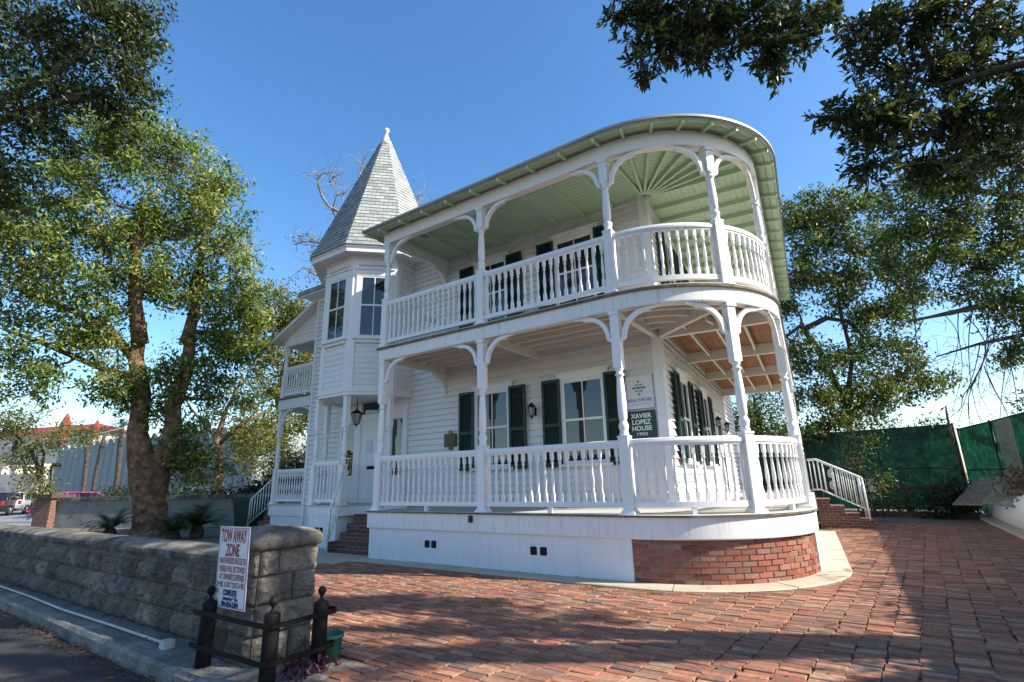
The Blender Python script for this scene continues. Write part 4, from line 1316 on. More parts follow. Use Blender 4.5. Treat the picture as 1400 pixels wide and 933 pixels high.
def lantern(name, label, at_, out, group=None):
    """carriage lamp on a wall plate; out = outward normal"""
    n_ = Vector(out).normalized(); a = Vector(at_)
    t = thing(name, label, 'lamp', tuple(a), group)
    m = MB(); c = a + n_ * 0.14
    m.box(a + n_ * 0.012, (0.07, 0.02, 0.16), atan2(n_.y, n_.x) - pi / 2)
    m.tube([a + n_ * 0.02 + Vector((0, 0, -.02)), a + n_ * 0.09 + Vector((0, 0, -.09)), c + Vector((0, 0, -.10))], 0.012, 6)
    m.lathe([(0.008, -0.17), (0.02, -0.15), (0.012, -0.13), (0.035, -0.115), (0.05, -0.10)], 8, c)
    m.lathe([(0.085, 0.085), (0.09, 0.095), (0.06, 0.13), (0.025, 0.15), (0.02, 0.17), (0.006, 0.19)], 8, c)
    for k in range(4):
        an = pi / 4 + k * pi / 2
        m.tube([c + Vector((0.05 * cos(an), 0.05 * sin(an), -0.10)), c + Vector((0.08 * cos(an), 0.08 * sin(an), 0.09))], 0.006, 5)
    m.build('frame', MT['black'], t)
    m = MB(); m.lathe([(0.045, -0.098), (0.073, 0.086)], 8, c); m.build('lamp_glass', MT['lampglass'], t)
    return t
MT['lampglass'] = mat_plain('lamp_glass', (0.30, 0.31, 0.32), 0.08, 0, 0.8)
lantern('wall_lantern', 'black carriage lantern between the two ground floor front windows', (-2.765, R_ - .036, 2.80), (0, -1, 0), 'carriage lanterns on the house walls')
for s_, lb in ((5.45, 'black carriage lantern on the side wall just past the last shuttered window'), (7.15, 'black carriage lantern on the side wall nearest the far end of the porch')):
    p = SW_(s_, 0.025); lantern('wall_lantern', lb, (p[0], p[1], 2.80), (NRM[0], NRM[1], 0), 'carriage lanterns on the house walls')
hl = thing('hanging_lantern', 'black six sided lantern hanging on a rod under the tower over the front steps', 'lamp', (-7.55, 1.15, 3.2))
m = MB(); c = Vector((-7.50, 1.10, 3.05))
m.tube([c + Vector((0, 0, .18)), c + Vector((0, 0, .53))], 0.010, 6)
m.lathe([(0.15, 0.06), (0.155, 0.075), (0.09, 0.12), (0.03, 0.16), (0.015, 0.19)], 6, c, smooth=False)
m.lathe([(0.008, -0.27), (0.02, -0.25), (0.012, -0.23), (0.05, -0.21), (0.07, -0.20)], 6, c, smooth=False)
for k in range(6):
    an = k * pi / 3; m.tube([c + Vector((0.07 * cos(an), 0.07 * sin(an), -0.20)), c + Vector((0.135 * cos(an), 0.135 * sin(an), 0.065))], 0.008, 5)
m.build('frame', MT['black'], hl)
m = MB(); m.lathe([(0.062, -0.198), (0.125, 0.058)], 6, c, smooth=False); m.build('lamp_glass', MT['lampglass'], hl)
wr = thing('flower_wreath', 'wreath of red and pink flowers hanging by the front door sidelight', 'wreath', (-8.84, R_ - .05, 2.05))
m = MB(); m2 = MB()
for k in range(60):
    a = random.uniform(0, 2 * pi); r = 0.16 + random.gauss(0, 0.035)
    c = Vector((-8.82 + r * cos(a), R_ - 0.10 + random.uniform(-.03, .03), 2.03 + 1.25 * r * sin(a)))
    mm = m if k % 2 else m2
    mm.lathe([(0.008, -.02), (0.032, 0), (0.008, 0.02)], 5, c)
m.build('leaves', MT['palm'], wr); m2.build('flowers', MT['flower'], wr)

# ------------------------------------------------------------------ garden left of the house
RW = [(-16.9, 3.95), (-25.3, 0.45)]
MT['shaded_stucco'] = mat_noise('shade_grey_stucco', [(0.3, (0.17, 0.18, 0.175)), (0.7, (0.27, 0.285, 0.275))], 1.6, 0.9, 0.2, 0.01, 20, fine=(9, 0.2))  # white wall's deep tree shade is put into this grey base colour
rw = thing('retaining_wall', 'white painted garden wall with a dark coping behind the big tree', 'wall', (-21, 2.2, 0))
a, b = Vector((*RW[0], 0)), Vector((*RW[1], 0)); d = (b - a).normalized(); a = a - d * 5.0
m = MB(); m.beam(a + Vector((0, 0, 1.02)), b + Vector((0, 0, 1.02)), 0.26, 1.1); m.build('wall_face', MT['shaded_stucco'], rw)
m = MB(); m.beam(a + Vector((0, 0, 1.17)), b + Vector((0, 0, 1.17)), 0.40, 0.149); m.build('coping', MT['cap'], rw)
bp_ = thing('brick_pillar', 'dark red brick pillar with a flat cap at the far left end of the white garden wall', 'pillar', (b.x + d.x * 0.35, b.y + d.y * .35, 0))
c = b + d * 0.42
m = MB(); m.box((c.x, c.y, 0.55), (0.8, 0.8, 1.2), atan2(d.y, d.x)); m.build('brickwork', MT['brickpillar'], bp_, 'box')
m = MB(); m.box((c.x, c.y, 1.23), (1.0, 1.0, 0.155), atan2(d.y, d.x)); m.build('cap', MT['wood_dark'], bp_)
# wheelie bin
bn = thing('wheelie_bin', 'dark green wheelie bin standing against the white garden wall', 'bin', (-15.9, 3.1, 0))
c = Vector((-15.75, 3.25, 0)); an = radians(23)
m = MB()
def frus(m, c, z0, z1, a0, b0, a1, b1, an):
    R = Matrix.Rotation(an, 3, 'Z'); V = []
    for z_, a_, b_ in ((z0, a0, b0), (z1, a1, b1)):
        for sx, sy in ((-1, -1), (1, -1), (1, 1), (-1, 1)): V.append(R @ Vector((sx * a_ / 2, sy * b_ / 2, z_)) + c)
    m.add(V, [(3, 2, 1, 0), (4, 5, 6, 7)] + [(k, (k + 1) % 4, 4 + (k + 1) % 4, 4 + k) for k in range(4)])
frus(m, c, 0.06, 1.02, 0.62, 0.66, 0.80, 0.86, an); frus(m, c, 0.93, 1.021, 0.86, 0.92, 0.86, 0.92, an); m.build('body', MT['bin'], bn)
m = MB(); frus(m, c, 1.025, 1.07, 0.90, 0.95, 0.90, 0.95, an); frus(m, c, 1.07, 1.12, 0.88, 0.93, 0.70, 0.72, an); m.build('lid', MT['bin'], bn)
for sx in (-1, 1):
    m = MB(); w0 = c + Matrix.Rotation(an, 3, 'Z') @ Vector((sx * 0.36, 0.33, 0.12)); ax = Matrix.Rotation(an, 3, 'Z') @ Vector((1, 0, 0))
    m.tube([w0 - ax * 0.03, w0 + ax * 0.03], 0.12, 14); m.build('wheel', MT['rubber'], bn)

# ------------------------------------------------------------------ foliage tools
def leaf_mesh(name, pos, size, mat, parent, var=None, hang=0.0, aspect=0.42, sd=0, dirs=None):
    """a mass of single leaves, each a bent blade of two faces"""
    rs = np.random.RandomState(sd + 5)
    n = len(pos)
    pos = np.asarray(pos, float) - np.array(ORG[parent.name])
    d = rs.normal(size=(n, 3)); d[:, 2] -= hang; d /= np.linalg.norm(d, axis=1)[:, None]
    if dirs is not None:
        d = dirs + rs.normal(size=(n, 3)) * 0.45; d /= np.linalg.norm(d, axis=1)[:, None]
    q = rs.normal(size=(n, 3)); q[:, 2] += 0.9
    s_ = np.cross(d, q); s_ /= np.linalg.norm(s_, axis=1)[:, None] + 1e-9
    nn = np.cross(s_, d)
    L_ = size * rs.uniform(0.45, 1.4, n)[:, None]
    w = L_ * aspect * 0.5
    base = pos; tip = pos + d * L_ - nn * L_ * 0.12
    midp = pos + d * L_ * 0.5
    lft = midp + s_ * w + nn * w * 0.35; rgt = midp - s_ * w + nn * w * 0.35
    V = np.stack([base, rgt, tip, lft], 1).reshape(-1, 3)
    me = bpy.data.meshes.new(name)
    me.vertices.add(4 * n); me.vertices.foreach_set('co', V.astype(np.float32).ravel())
    idx = np.arange(n)[:, None] * 4
    tri = np.concatenate([idx + np.array([[0, 1, 2]]), idx + np.array([[0, 2, 3]])], 1).reshape(-1)
    me.loops.add(6 * n); me.loops.foreach_set('vertex_index', tri.astype(np.int32))
    me.polygons.add(2 * n)
    me.polygons.foreach_set('loop_start', (np.arange(2 * n) * 3).astype(np.int32))
    me.update(calc_edges=True)
    r = np.clip(rs.beta(2, 2.6, n) + (var if var is not None else 0), 0, 1)
    at = me.attributes.new('rnd', 'FLOAT', 'FACE'); at.data.foreach_set('value', np.repeat(r, 2).astype(np.float32))
    me.materials.append(mat)
    ob = bpy.data.objects.new(name, me); COL.objects.link(ob); ob.parent = parent; ORG[ob.name] = ORG[parent.name]
    return ob

def wob(a, b, n, amp, rs):
    a = np.array(a, float); b = np.array(b, float)
    L_ = np.linalg.norm(b - a)
    pts = [a + (b - a) * (i / n) for i in range(n + 1)]
    o1 = rs.normal(size=3) * amp * L_; o2 = rs.normal(size=3) * amp * L_ * 0.5
    return [p + o1 * sin(pi * i / n) + o2 * sin(2 * pi * i / n) for i, p in enumerate(pts)]

def tree(name, label, base, stems, clumps, leaf, leaf_mat, bark, cat='tree', group=None, per=45, sigma=0.32, seed=1, limb_r=0.05, hang=0.15, spray_r=0.42, twigs=True, extra=None, sparse=1.0, lo_limb=0.35, aspect=0.42, shell=0.4, sprig=None):
    """stems: list of (points, radii); clumps: (x, y, z, r, flat, n_sprays)"""
    rs = np.random.RandomState(seed)
    t = thing(name, label, cat, base, group)
    m = MB()
    allp = []
    for pts, rad in stems:
        if max(rad) > 0.25:
            fp = []; fr_ = []
            for i in range(len(pts) - 1):
                for f in np.linspace(0, 1, 7)[:-1]:
                    p_ = np.array(pts[i]) * (1 - f) + np.array(pts[i + 1]) * f; r_ = rad[i] * (1 - f) + rad[i + 1] * f
                    fp.append(p_); fr_.append(r_)
            fp.append(np.array(pts[-1])); fr_.append(rad[-1])
            i0 = len(m.v)
            m.tube(fp, fr_, 22)
            for i in range(i0, len(m.v)):
                v = Vector(m.v[i]); k_ = min((i - i0) // 22, len(fp) - 1); c_ = Vector(fp[k_]); dv = v - c_
                q = v * 1.6 + Vector((seed, 0, 0)); w_ = 1 + 0.22 * noise.noise(Vector((q.x, q.y, q.z * 0.45))) + 0.12 * noise.noise(Vector((q.x * 3, q.y * 3, q.z * 0.9))) + 0.05 * noise.noise(q * 5)
                m.v[i] = tuple(c_ + dv * w_)
        else:
            m.tube(pts, rad, 10 if max(rad) > 0.12 else 6)
        # points along the stem from which limbs may leave
        for i in range(len(pts) - 1):
            for f in np.linspace(0, 1, 6):
                allp.append((np.array(pts[i]) * (1 - f) + np.array(pts[i + 1]) * f, rad[i] * (1 - f) + rad[i + 1] * f, i + f))
    ends = []
    L = []; VAR = []; DR = []
    for (x, y, z, r, fl, ns) in clumps:
        c = np.array((x, y, z))
        best = min(allp, key=lambda q: np.linalg.norm(q[0] - c) + max(0, (q[0][2] - c[2])) * 0.8 + (0.6 if q[2] < lo_limb else 0))
        lp = wob(best[0], c, 7, 0.07, rs)
        r0 = min(best[1] * 0.6, limb_r * (0.6 + r))
        m.tube(lp, list(np.linspace(r0, max(0.008, r0 * 0.35), 8)), 6, cap=False)
        if len(allp) < 900:
            for i in range(2, 8): allp.append((lp[i], r0 * 0.5, 5))
        for k in range(int(ns * sparse)):
            v = rs.normal(size=3); v /= np.linalg.norm(v)
            v *= r * rs.uniform(shell, 1.0) ** 0.6
            v[2] *= fl
            e = c + v
            st_ = lp[rs.randint(3, 8)]
            if twigs:
                tp = wob(st_, e, 3, 0.12, rs)
                m.tube(tp, [0.014 * (0.5 + r * 0.4), 0.010, 0.007, 0.003], 3, cap=False, smooth=False)
            if sprig:
                ax = (e - st_); ax = ax / (np.linalg.norm(ax) + 1e-6)
                for j in range(sprig):
                    dd = ax * 0.8 + rs.normal(size=3) * 0.75 - np.array([0, 0, 0.25]); dd /= np.linalg.norm(dd)
                    s0 = tp[2] + (e - tp[2]) * rs.uniform(-0.6, 1.0); ln = spray_r * rs.uniform(0.5, 1.25)
                    sp_ = wob(s0, s0 + dd * ln, 3, 0.10, rs)
                    m.tube(sp_, [0.0045, 0.004, 0.003, 0.002], 3, cap=False, smooth=False)
                    nl = int(per * rs.uniform(0.7, 1.3))
                    f = rs.uniform(0.15, 1, nl) ** 0.7
                    base_ = np.array([sp_[0] + (sp_[3] - sp_[0]) * q_ for q_ in f])
                    L.append(base_ + rs.normal(size=(nl, 3)) * 0.012); VAR.append(np.full(nl, rs.normal() * 0.14))
                    side_ = np.cross(dd, rs.normal(size=(nl, 3))); side_ /= np.linalg.norm(side_, axis=1)[:, None]
                    DR.append(dd * 0.75 + side_ * 0.8)
                continue
            nl = int(per * rs.uniform(0.6, 1.4))
            f = rs.uniform(0, 1, nl)[:, None] ** 0.5
            ax = (e - st_); ax = ax / (np.linalg.norm(ax) + 1e-6)
            q = e + ax * (f - 0.6) * spray_r * 1.6 + rs.normal(size=(nl, 3)) * sigma * np.array([1, 1, 0.75])
            L.append(q); VAR.append(np.full(nl, rs.normal() * 0.16))
    if extra: extra(m, rs)
    m.build('trunk', MT[bark], t)
    if L: leaf_mesh('crown', np.concatenate(L), leaf, MT[leaf_mat], t, np.concatenate(VAR), hang, aspect, seed, np.concatenate(DR) if DR else None)
    return t
def pxr(r, D): return r * D / 705.0
def clump_list(rows, fl=0.8, dens=1.0):
    """rows: (point, depth, radius in metres, sprays)"""
    return [(p[0], p[1], p[2], r, fl, n * dens) for p, r, n in rows]

# big tree left of the house
B = (-16.64, 0.52, -0.08)
stemA = ([(-16.66, 0.58, -0.31), (-16.52, 0.45, 0.37), (-16.34, 0.18, 1.17), (-16.20, -0.15, 2.07), (-16.17, -0.48, 3.15), (-15.75, -0.70, 4.30), (-15.58, -1.07, 5.39), (-15.23, -1.20, 6.49)], [0.70, 0.53, 0.44, 0.38, 0.29, 0.25, 0.22, 0.14])
stemB = ([(-16.42, 0.33, 0.94), (-16.01, 0.23, 2.07), (-15.50, 0.27, 3.01), (-15.40, 0.14, 4.00), (-14.83, 0.12, 5.25), (-14.58, -0.05, 6.65)], [0.36, 0.31, 0.26, 0.23, 0.19, 0.13])
stemC = ([(-15.39, -1.09, 5.83), (-14.96, -1.58, 7.06), (-14.44, -1.95, 8.49), (-14.10, -2.10, 10.04)], [0.24, 0.18, 0.13, 0.07])
stemD = ([(-14.84, 0.00, 5.96), (-14.43, -0.02, 7.63), (-14.09, -0.32, 9.26)], [0.2, 0.13, 0.06])
stemE = ([(-15.65, -0.93, 5.19), (-15.63, -1.87, 6.17), (-15.87, -2.95, 6.64), (-16.34, -3.87, 6.94)], [0.16, 0.12, 0.09, 0.05])
stemF = ([(-15.73, -0.84, 4.74), (-16.18, -1.90, 5.10), (-16.58, -3.09, 5.62), (-17.08, -3.93, 5.97)], [0.12, 0.09, 0.07, 0.04])
rows = []
for x_, y_, z_, r, n in [(-15.90, -4.45, 8.86, 1.24, 26), (-15.54, -4.11, 10.08, 1.28, 28), (-14.88, -3.53, 11.23, 1.20, 28), (-14.32, -2.93, 12.11, 1.01, 24), (-14.02, -2.26, 11.46, 1.25, 28), (-13.57, -1.38, 11.24, 1.16, 26), (-13.27, -0.59, 11.00, 0.76, 14), (-13.55, -0.44, 9.97, 1.07, 24), (-14.09, -1.29, 9.90, 1.16, 26), (-14.76, -2.71, 9.74, 1.33, 28), (-15.86, -3.71, 8.23, 1.28, 28), (-14.43, -1.42, 8.81, 1.15, 24), (-15.20, -2.63, 7.85, 1.20, 26), (-13.45, 0.23, 8.89, 0.87, 20), (-14.17, 0.16, 7.63, 1.21, 28), (-16.54, -3.94, 6.74, 1.05, 18), (-15.80, -2.86, 6.54, 0.97, 18), (-14.58, -0.70, 7.84, 0.99, 20), (-13.69, 0.87, 7.60, 0.83, 20), (-14.00, 1.17, 6.44, 0.84, 20), (-14.32, 0.75, 6.28, 0.93, 20), (-16.83, -3.60, 5.12, 0.88, 11), (-16.44, -2.76, 4.88, 0.86, 10), (-15.65, -1.97, 5.69, 0.75, 10), (-16.12, -1.91, 4.53, 0.66, 8), (-15.05, 0.16, 4.68, 0.81, 16), (-14.88, -0.51, 5.15, 0.55, 9), (-15.43, 0.63, 3.22, 0.77, 18), (-15.34, 1.20, 2.05, 0.68, 16), (-15.57, 0.80, 2.41, 0.58, 12), (-14.75, 1.32, 4.43, 0.74, 12), (-15.64, -1.25, 4.67, 0.54, 8), (-16.92, -3.09, 4.14, 0.60, 6), (-15.96, -0.82, 3.84, 0.37, 4), (-15.28, -2.07, 6.75, 0.66, 10), (-14.74, -1.38, 7.30, 0.64, 8), (-14.58, 0.77, 5.32, 0.68, 11), (-14.81, -2.16, 8.76, 0.90, 14), (-16.44, -4.24, 7.86, 1.05, 18), (-16.40, -3.19, 5.90, 0.94, 14), (-13.99, 1.49, 5.87, 0.65, 12), (-13.58, 1.38, 7.06, 0.60, 10), (-15.82, -2.45, 5.62, 0.78, 10), (-16.04, -1.23, 4.15, 0.50, 6), (-15.64, -0.23, 3.87, 0.47, 7)]:
    rows.append(((x_, y_, z_), r, n))
tree('broadleaf_tree', 'big two stemmed tree with sunlit yellow green leaves left of the house', (B[0], B[1], 0), [stemA, stemB, stemC, stemD, stemE, stemF], clump_list(rows), 0.155, 'leaf_left', 'bark', seed=3, per=74, sigma=0.20, limb_r=0.05)

# oak at the upper left, nearer the street
B = (-18.68, -5.51, 0.23)
so1 = ([(B[0], B[1], -0.1), (-17.16, -6.04, 3.44), (-15.04, -6.44, 6.78), (-13.21, -6.41, 8.95), (-11.61, -5.97, 9.43)], [0.5, 0.42, 0.34, 0.25, 0.14])
so2 = ([(-13.24, -6.38, 8.79), (-11.32, -5.82, 9.58), (-9.92, -5.28, 10.08), (-8.91, -4.80, 10.73)], [0.16, 0.11, 0.08, 0.04])
so3 = ([(-12.64, -6.17, 9.03), (-10.70, -5.45, 9.34), (-9.63, -4.90, 9.54), (-8.82, -4.42, 9.75)], [0.12, 0.09, 0.06, 0.03])
rows = []
for x_, y_, z_, r, n in [(-10.37, -6.16, 11.05, 0.58, 22), (-11.29, -6.31, 10.34, 0.78, 20), (-9.90, -5.55, 10.91, 0.47, 13), (-10.19, -5.44, 10.01, 0.53, 16), (-9.51, -5.17, 10.60, 0.37, 11), (-8.84, -4.88, 11.11, 0.53, 18), (-8.50, -4.42, 10.80, 0.41, 14), (-8.81, -4.56, 10.20, 0.47, 16), (-9.61, -4.92, 9.62, 0.59, 20), (-8.85, -4.21, 9.82, 0.38, 12), (-10.82, -5.66, 9.35, 0.66, 18), (-10.51, -5.06, 8.94, 0.57, 14), (-11.40, -5.47, 8.35, 0.57, 13), (-9.37, -4.16, 9.35, 0.36, 7), (-12.22, -5.52, 7.55, 0.65, 13), (-9.04, -5.12, 11.42, 0.47, 12), (-8.38, -4.42, 11.42, 0.29, 8)]:
    rows.append(((x_, y_, z_), r, n))
tree('oak_tree', 'dark leaved oak reaching in at the upper left corner above the big tree', (B[0], B[1], 0), [so1, so2, so3], clump_list(rows), 0.12, 'leaf_oak', 'bark_pale', seed=5, per=70, sigma=0.16, limb_r=0.05, spray_r=0.3)

# paler trees behind the side porch
B = (-25.42, 10.88, 1.31)
s1 = ([(B[0], B[1], -0.1), (-25.25, 10.34, 3.28), (-25.02, 9.41, 6.57), (-23.82, 9.28, 9.43), (-23.36, 9.06, 11.06)], [0.3, 0.26, 0.2, 0.12, 0.06])
rows = []
for x_, y_, z_, r, n in [(-23.95, 8.44, 11.70, 1.11, 16), (-22.77, 9.33, 11.46, 1.02, 14), (-23.47, 9.19, 10.45, 1.28, 18), (-23.53, 10.45, 10.30, 1.06, 14), (-24.59, 8.55, 10.07, 1.11, 15), (-24.61, 7.75, 10.54, 1.00, 13), (-23.97, 9.46, 8.61, 1.28, 18), (-24.28, 8.12, 8.20, 1.15, 14), (-22.99, 10.27, 8.17, 1.11, 14), (-23.90, 10.05, 6.96, 1.19, 14), (-24.09, 8.85, 6.40, 1.15, 13), (-24.71, 7.68, 6.74, 1.05, 12), (-24.82, 8.12, 5.17, 1.05, 14), (-23.99, 9.38, 5.00, 1.15, 16), (-23.63, 10.71, 5.51, 1.11, 15), (-25.02, 7.76, 3.97, 0.87, 12), (-24.91, 9.20, 3.63, 0.99, 14)]:
    rows.append(((x_, y_, z_), r, n))
tree('yellowing_tree', 'pale yellow green tree behind the small left side porch', (B[0], B[1], 0), [s1], clump_list(rows), 0.24, 'leaf_yel', 'bark_pale', seed=7, per=56, sigma=0.34, limb_r=0.06)
B = (-24.46, 6.41, 1.61)
s1 = ([(B[0], B[1], -0.1), (-24.26, 6.17, 2.75), (-24.19, 5.86, 3.82), (-23.83, 6.00, 5.27), (-23.26, 6.28, 6.75)], [0.26, 0.2, 0.15, 0.09, 0.05])
s2 = ([(-24.23, 5.95, 3.46), (-23.04, 6.42, 4.50), (-22.18, 7.39, 5.25)], [0.12, 0.08, 0.04])
s3 = ([(-24.16, 5.88, 3.82), (-24.80, 5.09, 4.91), (-25.13, 4.62, 5.63)], [0.1, 0.06, 0.03])
rows = []
for x_, y_, z_, r, n in [(-22.83, 6.45, 4.85, 0.89, 8), (-22.41, 7.10, 3.77, 0.81, 10), (-23.17, 6.57, 3.79, 0.66, 8), (-22.76, 6.69, 5.80, 0.82, 7), (-22.28, 7.75, 4.35, 0.75, 9), (-22.90, 7.11, 2.71, 0.59, 8), (-22.35, 7.61, 2.34, 0.59, 8), (-23.54, 6.09, 6.38, 0.68, 4), (-24.13, 5.43, 5.24, 0.59, 3)]:
    rows.append(((x_, y_, z_), r, n))
tree('thin_tree', 'thin open crowned tree before the grey hall between the big tree and the porch', (B[0], B[1], 0), [s1, s2, s3], clump_list(rows), 0.18, 'leaf_yel', 'bark', seed=8, per=42, sigma=0.32, limb_r=0.05)

# bare tree behind the tower
B = (-17.58, 8.64, 1.53)
s1 = ([(B[0], B[1], -0.1), (-16.87, 8.04, 4.81), (-15.90, 7.40, 8.74), (-14.99, 6.83, 12.34), (-13.95, 6.90, 14.29)], [0.35, 0.32, 0.24, 0.15, 0.08])
def bare(m, rs):
    for path, r0 in (([(-14.52, 7.05, 12.65), (-15.48, 6.09, 13.57), (-15.98, 5.63, 13.91), (-16.18, 5.33, 14.41), (-16.23, 5.08, 15.08), (-16.00, 5.12, 15.40), (-15.57, 5.40, 15.45)], 0.10), ([(-14.83, 7.16, 11.67), (-15.72, 6.38, 12.19), (-16.55, 5.78, 12.28), (-17.15, 5.34, 12.40), (-17.62, 5.06, 12.24)], 0.08),
                     ([(-15.03, 7.14, 11.35), (-15.64, 6.28, 12.69), (-15.88, 5.78, 13.68), (-15.62, 5.72, 14.40), (-15.16, 5.97, 14.58)], 0.06), ([(-14.68, 6.72, 13.32), (-14.68, 6.18, 14.97), (-14.31, 6.11, 15.95)], 0.05), ([(-15.54, 7.22, 10.04), (-16.57, 6.34, 10.57), (-17.19, 5.76, 11.01), (-17.43, 5.52, 11.25)], 0.06),
                     ([(-13.74, 7.71, 12.30), (-12.61, 7.94, 13.92), (-12.40, 7.89, 14.51)], 0.05), ([(-16.55, 5.78, 12.28), (-17.06, 5.61, 11.73), (-16.97, 5.87, 11.14)], 0.035), ([(-15.85, 5.74, 13.85), (-15.53, 5.72, 14.59), (-15.79, 5.40, 15.00), (-15.51, 5.49, 15.32)], 0.03)):
        m.tube(path, list(np.linspace(r0, 0.018, len(path))), 6, cap=False)
        pts = [np.array(p_) for p_ in path]
        for k in range(16):
            i = rs.randint(len(pts) // 2, len(pts) - 1) if len(pts) > 3 else 1
            a = pts[i] + (pts[min(i + 1, len(pts) - 1)] - pts[i]) * rs.uniform()
            e = a + rs.normal(size=3) * np.array([.55, .55, .5]) + np.array([0, 0, .2])
            m.tube(wob(a, e, 4, 0.15, rs), [0.016, 0.013, 0.010, 0.008, 0.004], 4, cap=False)
rows = []
for x_, y_, z_, r, n in [(-17.27, 5.16, 12.66, 0.61, 8), (-17.00, 5.53, 12.13, 0.48, 5), (-16.77, 5.84, 11.66, 0.41, 4), (-17.11, 5.82, 11.01, 0.41, 4), (-17.43, 5.68, 10.76, 0.34, 2), (-16.05, 5.99, 12.70, 0.48, 2)]:
    rows.append(((x_, y_, z_), r, n))
tree('bare_tree', 'nearly bare tree with crooked pale branches behind the pointed tower', (B[0], B[1], 0), [s1], clump_list(rows), 0.12, 'leaf_dry', 'bark_pale', seed=9, per=9, sigma=0.22, extra=bare, limb_r=0.03)

# oak whose limbs hang into the top of the picture, trunk beyond the right fence
B = (9.6, 0.9, 0.0)
o1 = ([(9.6, 0.9, -0.2), (9.5, 0.8, 2.0), (9.2, 0.5, 4.0), (8.4, 0.0, 5.2), (7.2, -0.8, 6.0), (5.4, -1.6, 6.7), (3.6, -2.3, 7.0), (2.2, -2.8, 6.8)], [0.40, 0.34, 0.27, 0.16, 0.11, 0.08, 0.05, 0.03])
o2 = ([(9.2, 0.5, 4.0), (8.0, -0.1, 4.9), (6.4, -0.5, 5.4), (5.0, -0.7, 5.4), (4.2, -1.0, 5.3)], [0.14, 0.09, 0.06, 0.04, 0.02])
o3 = ([(9.3, 0.5, 4.4), (8.8, -1.0, 7.0), (7.4, -2.2, 9.0), (4.5, -3.0, 9.9), (1.5, -3.0, 9.8)], [0.28, 0.2, 0.14, 0.09, 0.04])
o4 = ([(9.4, 0.6, 3.6), (8.9, -1.2, 5.0), (8.0, -2.6, 5.8), (6.8, -3.6, 6.2)], [0.2, 0.14, 0.09, 0.04])
rows = []
for x_, y_, z_, r, n in [(1.67, -2.98, 6.25, 0.20, 8), (1.91, -2.78, 6.15, 0.23, 15), (1.84, -2.72, 5.83, 0.19, 10), (1.67, -2.75, 5.57, 0.08, 3), (2.16, -2.59, 6.08, 0.22, 13), (2.17, -2.48, 5.76, 0.14, 7), (2.46, -2.40, 6.13, 0.22, 13), (2.54, -2.26, 5.89, 0.16, 8), (2.76, -2.16, 6.07, 0.20, 12), (2.86, -2.00, 5.76, 0.16, 8), (2.79, -1.99, 5.58, 0.07, 3), (3.13, -1.94, 6.13, 0.20, 11), (3.32, -1.69, 6.16, 0.13, 5), (3.05, -1.80, 5.93, 0.11, 4), (3.79, -1.33, 6.07, 0.24, 12), (4.09, -1.14, 6.10, 0.27, 14), (4.48, -0.87, 6.09, 0.29, 14), (4.88, -0.60, 6.08, 0.32, 16), (3.79, -1.21, 5.68, 0.22, 11), (4.10, -0.97, 5.60, 0.27, 14), (4.50, -0.70, 5.63, 0.27, 13), (4.88, -0.41, 5.54, 0.32, 15), (3.31, -1.48, 5.11, 0.14, 7), (3.52, -1.31, 5.05, 0.22, 13), (3.83, -1.08, 5.00, 0.25, 15), (4.21, -0.72, 5.06, 0.25, 14), (4.56, -0.46, 5.01, 0.29, 14), (3.59, -1.15, 4.71, 0.16, 8), (3.44, -1.19, 4.54, 0.07, 3), (3.93, -0.75, 4.60, 0.19, 9), (4.22, -0.54, 4.56, 0.19, 8), (4.98, -0.22, 5.15, 0.29, 12), (4.83, -0.17, 4.69, 0.24, 9)]:
    rows.append(((x_, y_, z_), r, n))
out = [((6.5, -1.2, 5.5), 0.75, 15), ((7.6, -0.7, 5.7), 0.7, 13), ((6.1, -2.3, 5.7), 0.8, 18), ((7.2, -2.2, 6.0), 0.9, 18), ((5.3, -2.9, 6.2), 0.8, 16), ((8.6, -2.4, 6.0), 0.9, 14), ((6.3, 0.05, 5.6), 0.7, 14), ((7.3, 0.0, 5.7), 0.7, 14), ((5.2, -0.25, 5.5), 0.6, 12), ((7.6, 0.2, 5.7), 0.5, 9), ((5.8, -0.5, 5.3), 0.6, 13), ((6.8, -0.4, 5.4), 0.6, 13),
       ((4.4, -3.0, 9.9), 1.2, 22), ((6.6, -2.2, 9.2), 1.2, 24), ((2.2, -2.8, 9.9), 1.2, 22), ((0.4, -2.8, 9.9), 1.1, 18), ((8.0, -1.6, 8.6), 1.2, 22), ((5.6, -1.3, 8.7), 1.0, 18), ((3.4, -1.6, 9.6), 1.0, 18), ((1.4, -1.5, 9.9), 1.0, 18), ((7.2, -3.4, 8.4), 1.1, 20), ((9.0, -3.0, 8.0), 1.0, 18), ((5.8, -3.9, 8.6), 1.0, 18), ((7.9, -3.9, 6.6), 0.9, 15)]
tree('overhanging_oak', 'dark oak whose leafy branches hang into the top and upper right from beyond the fence', B, [o1, o2, o3, o4], clump_list(rows + out, 0.8), 0.095, 'leaf_oak', 'bark_dark', seed=12, per=11, limb_r=0.018, spray_r=0.24, aspect=0.34, shell=0.25, sprig=5)

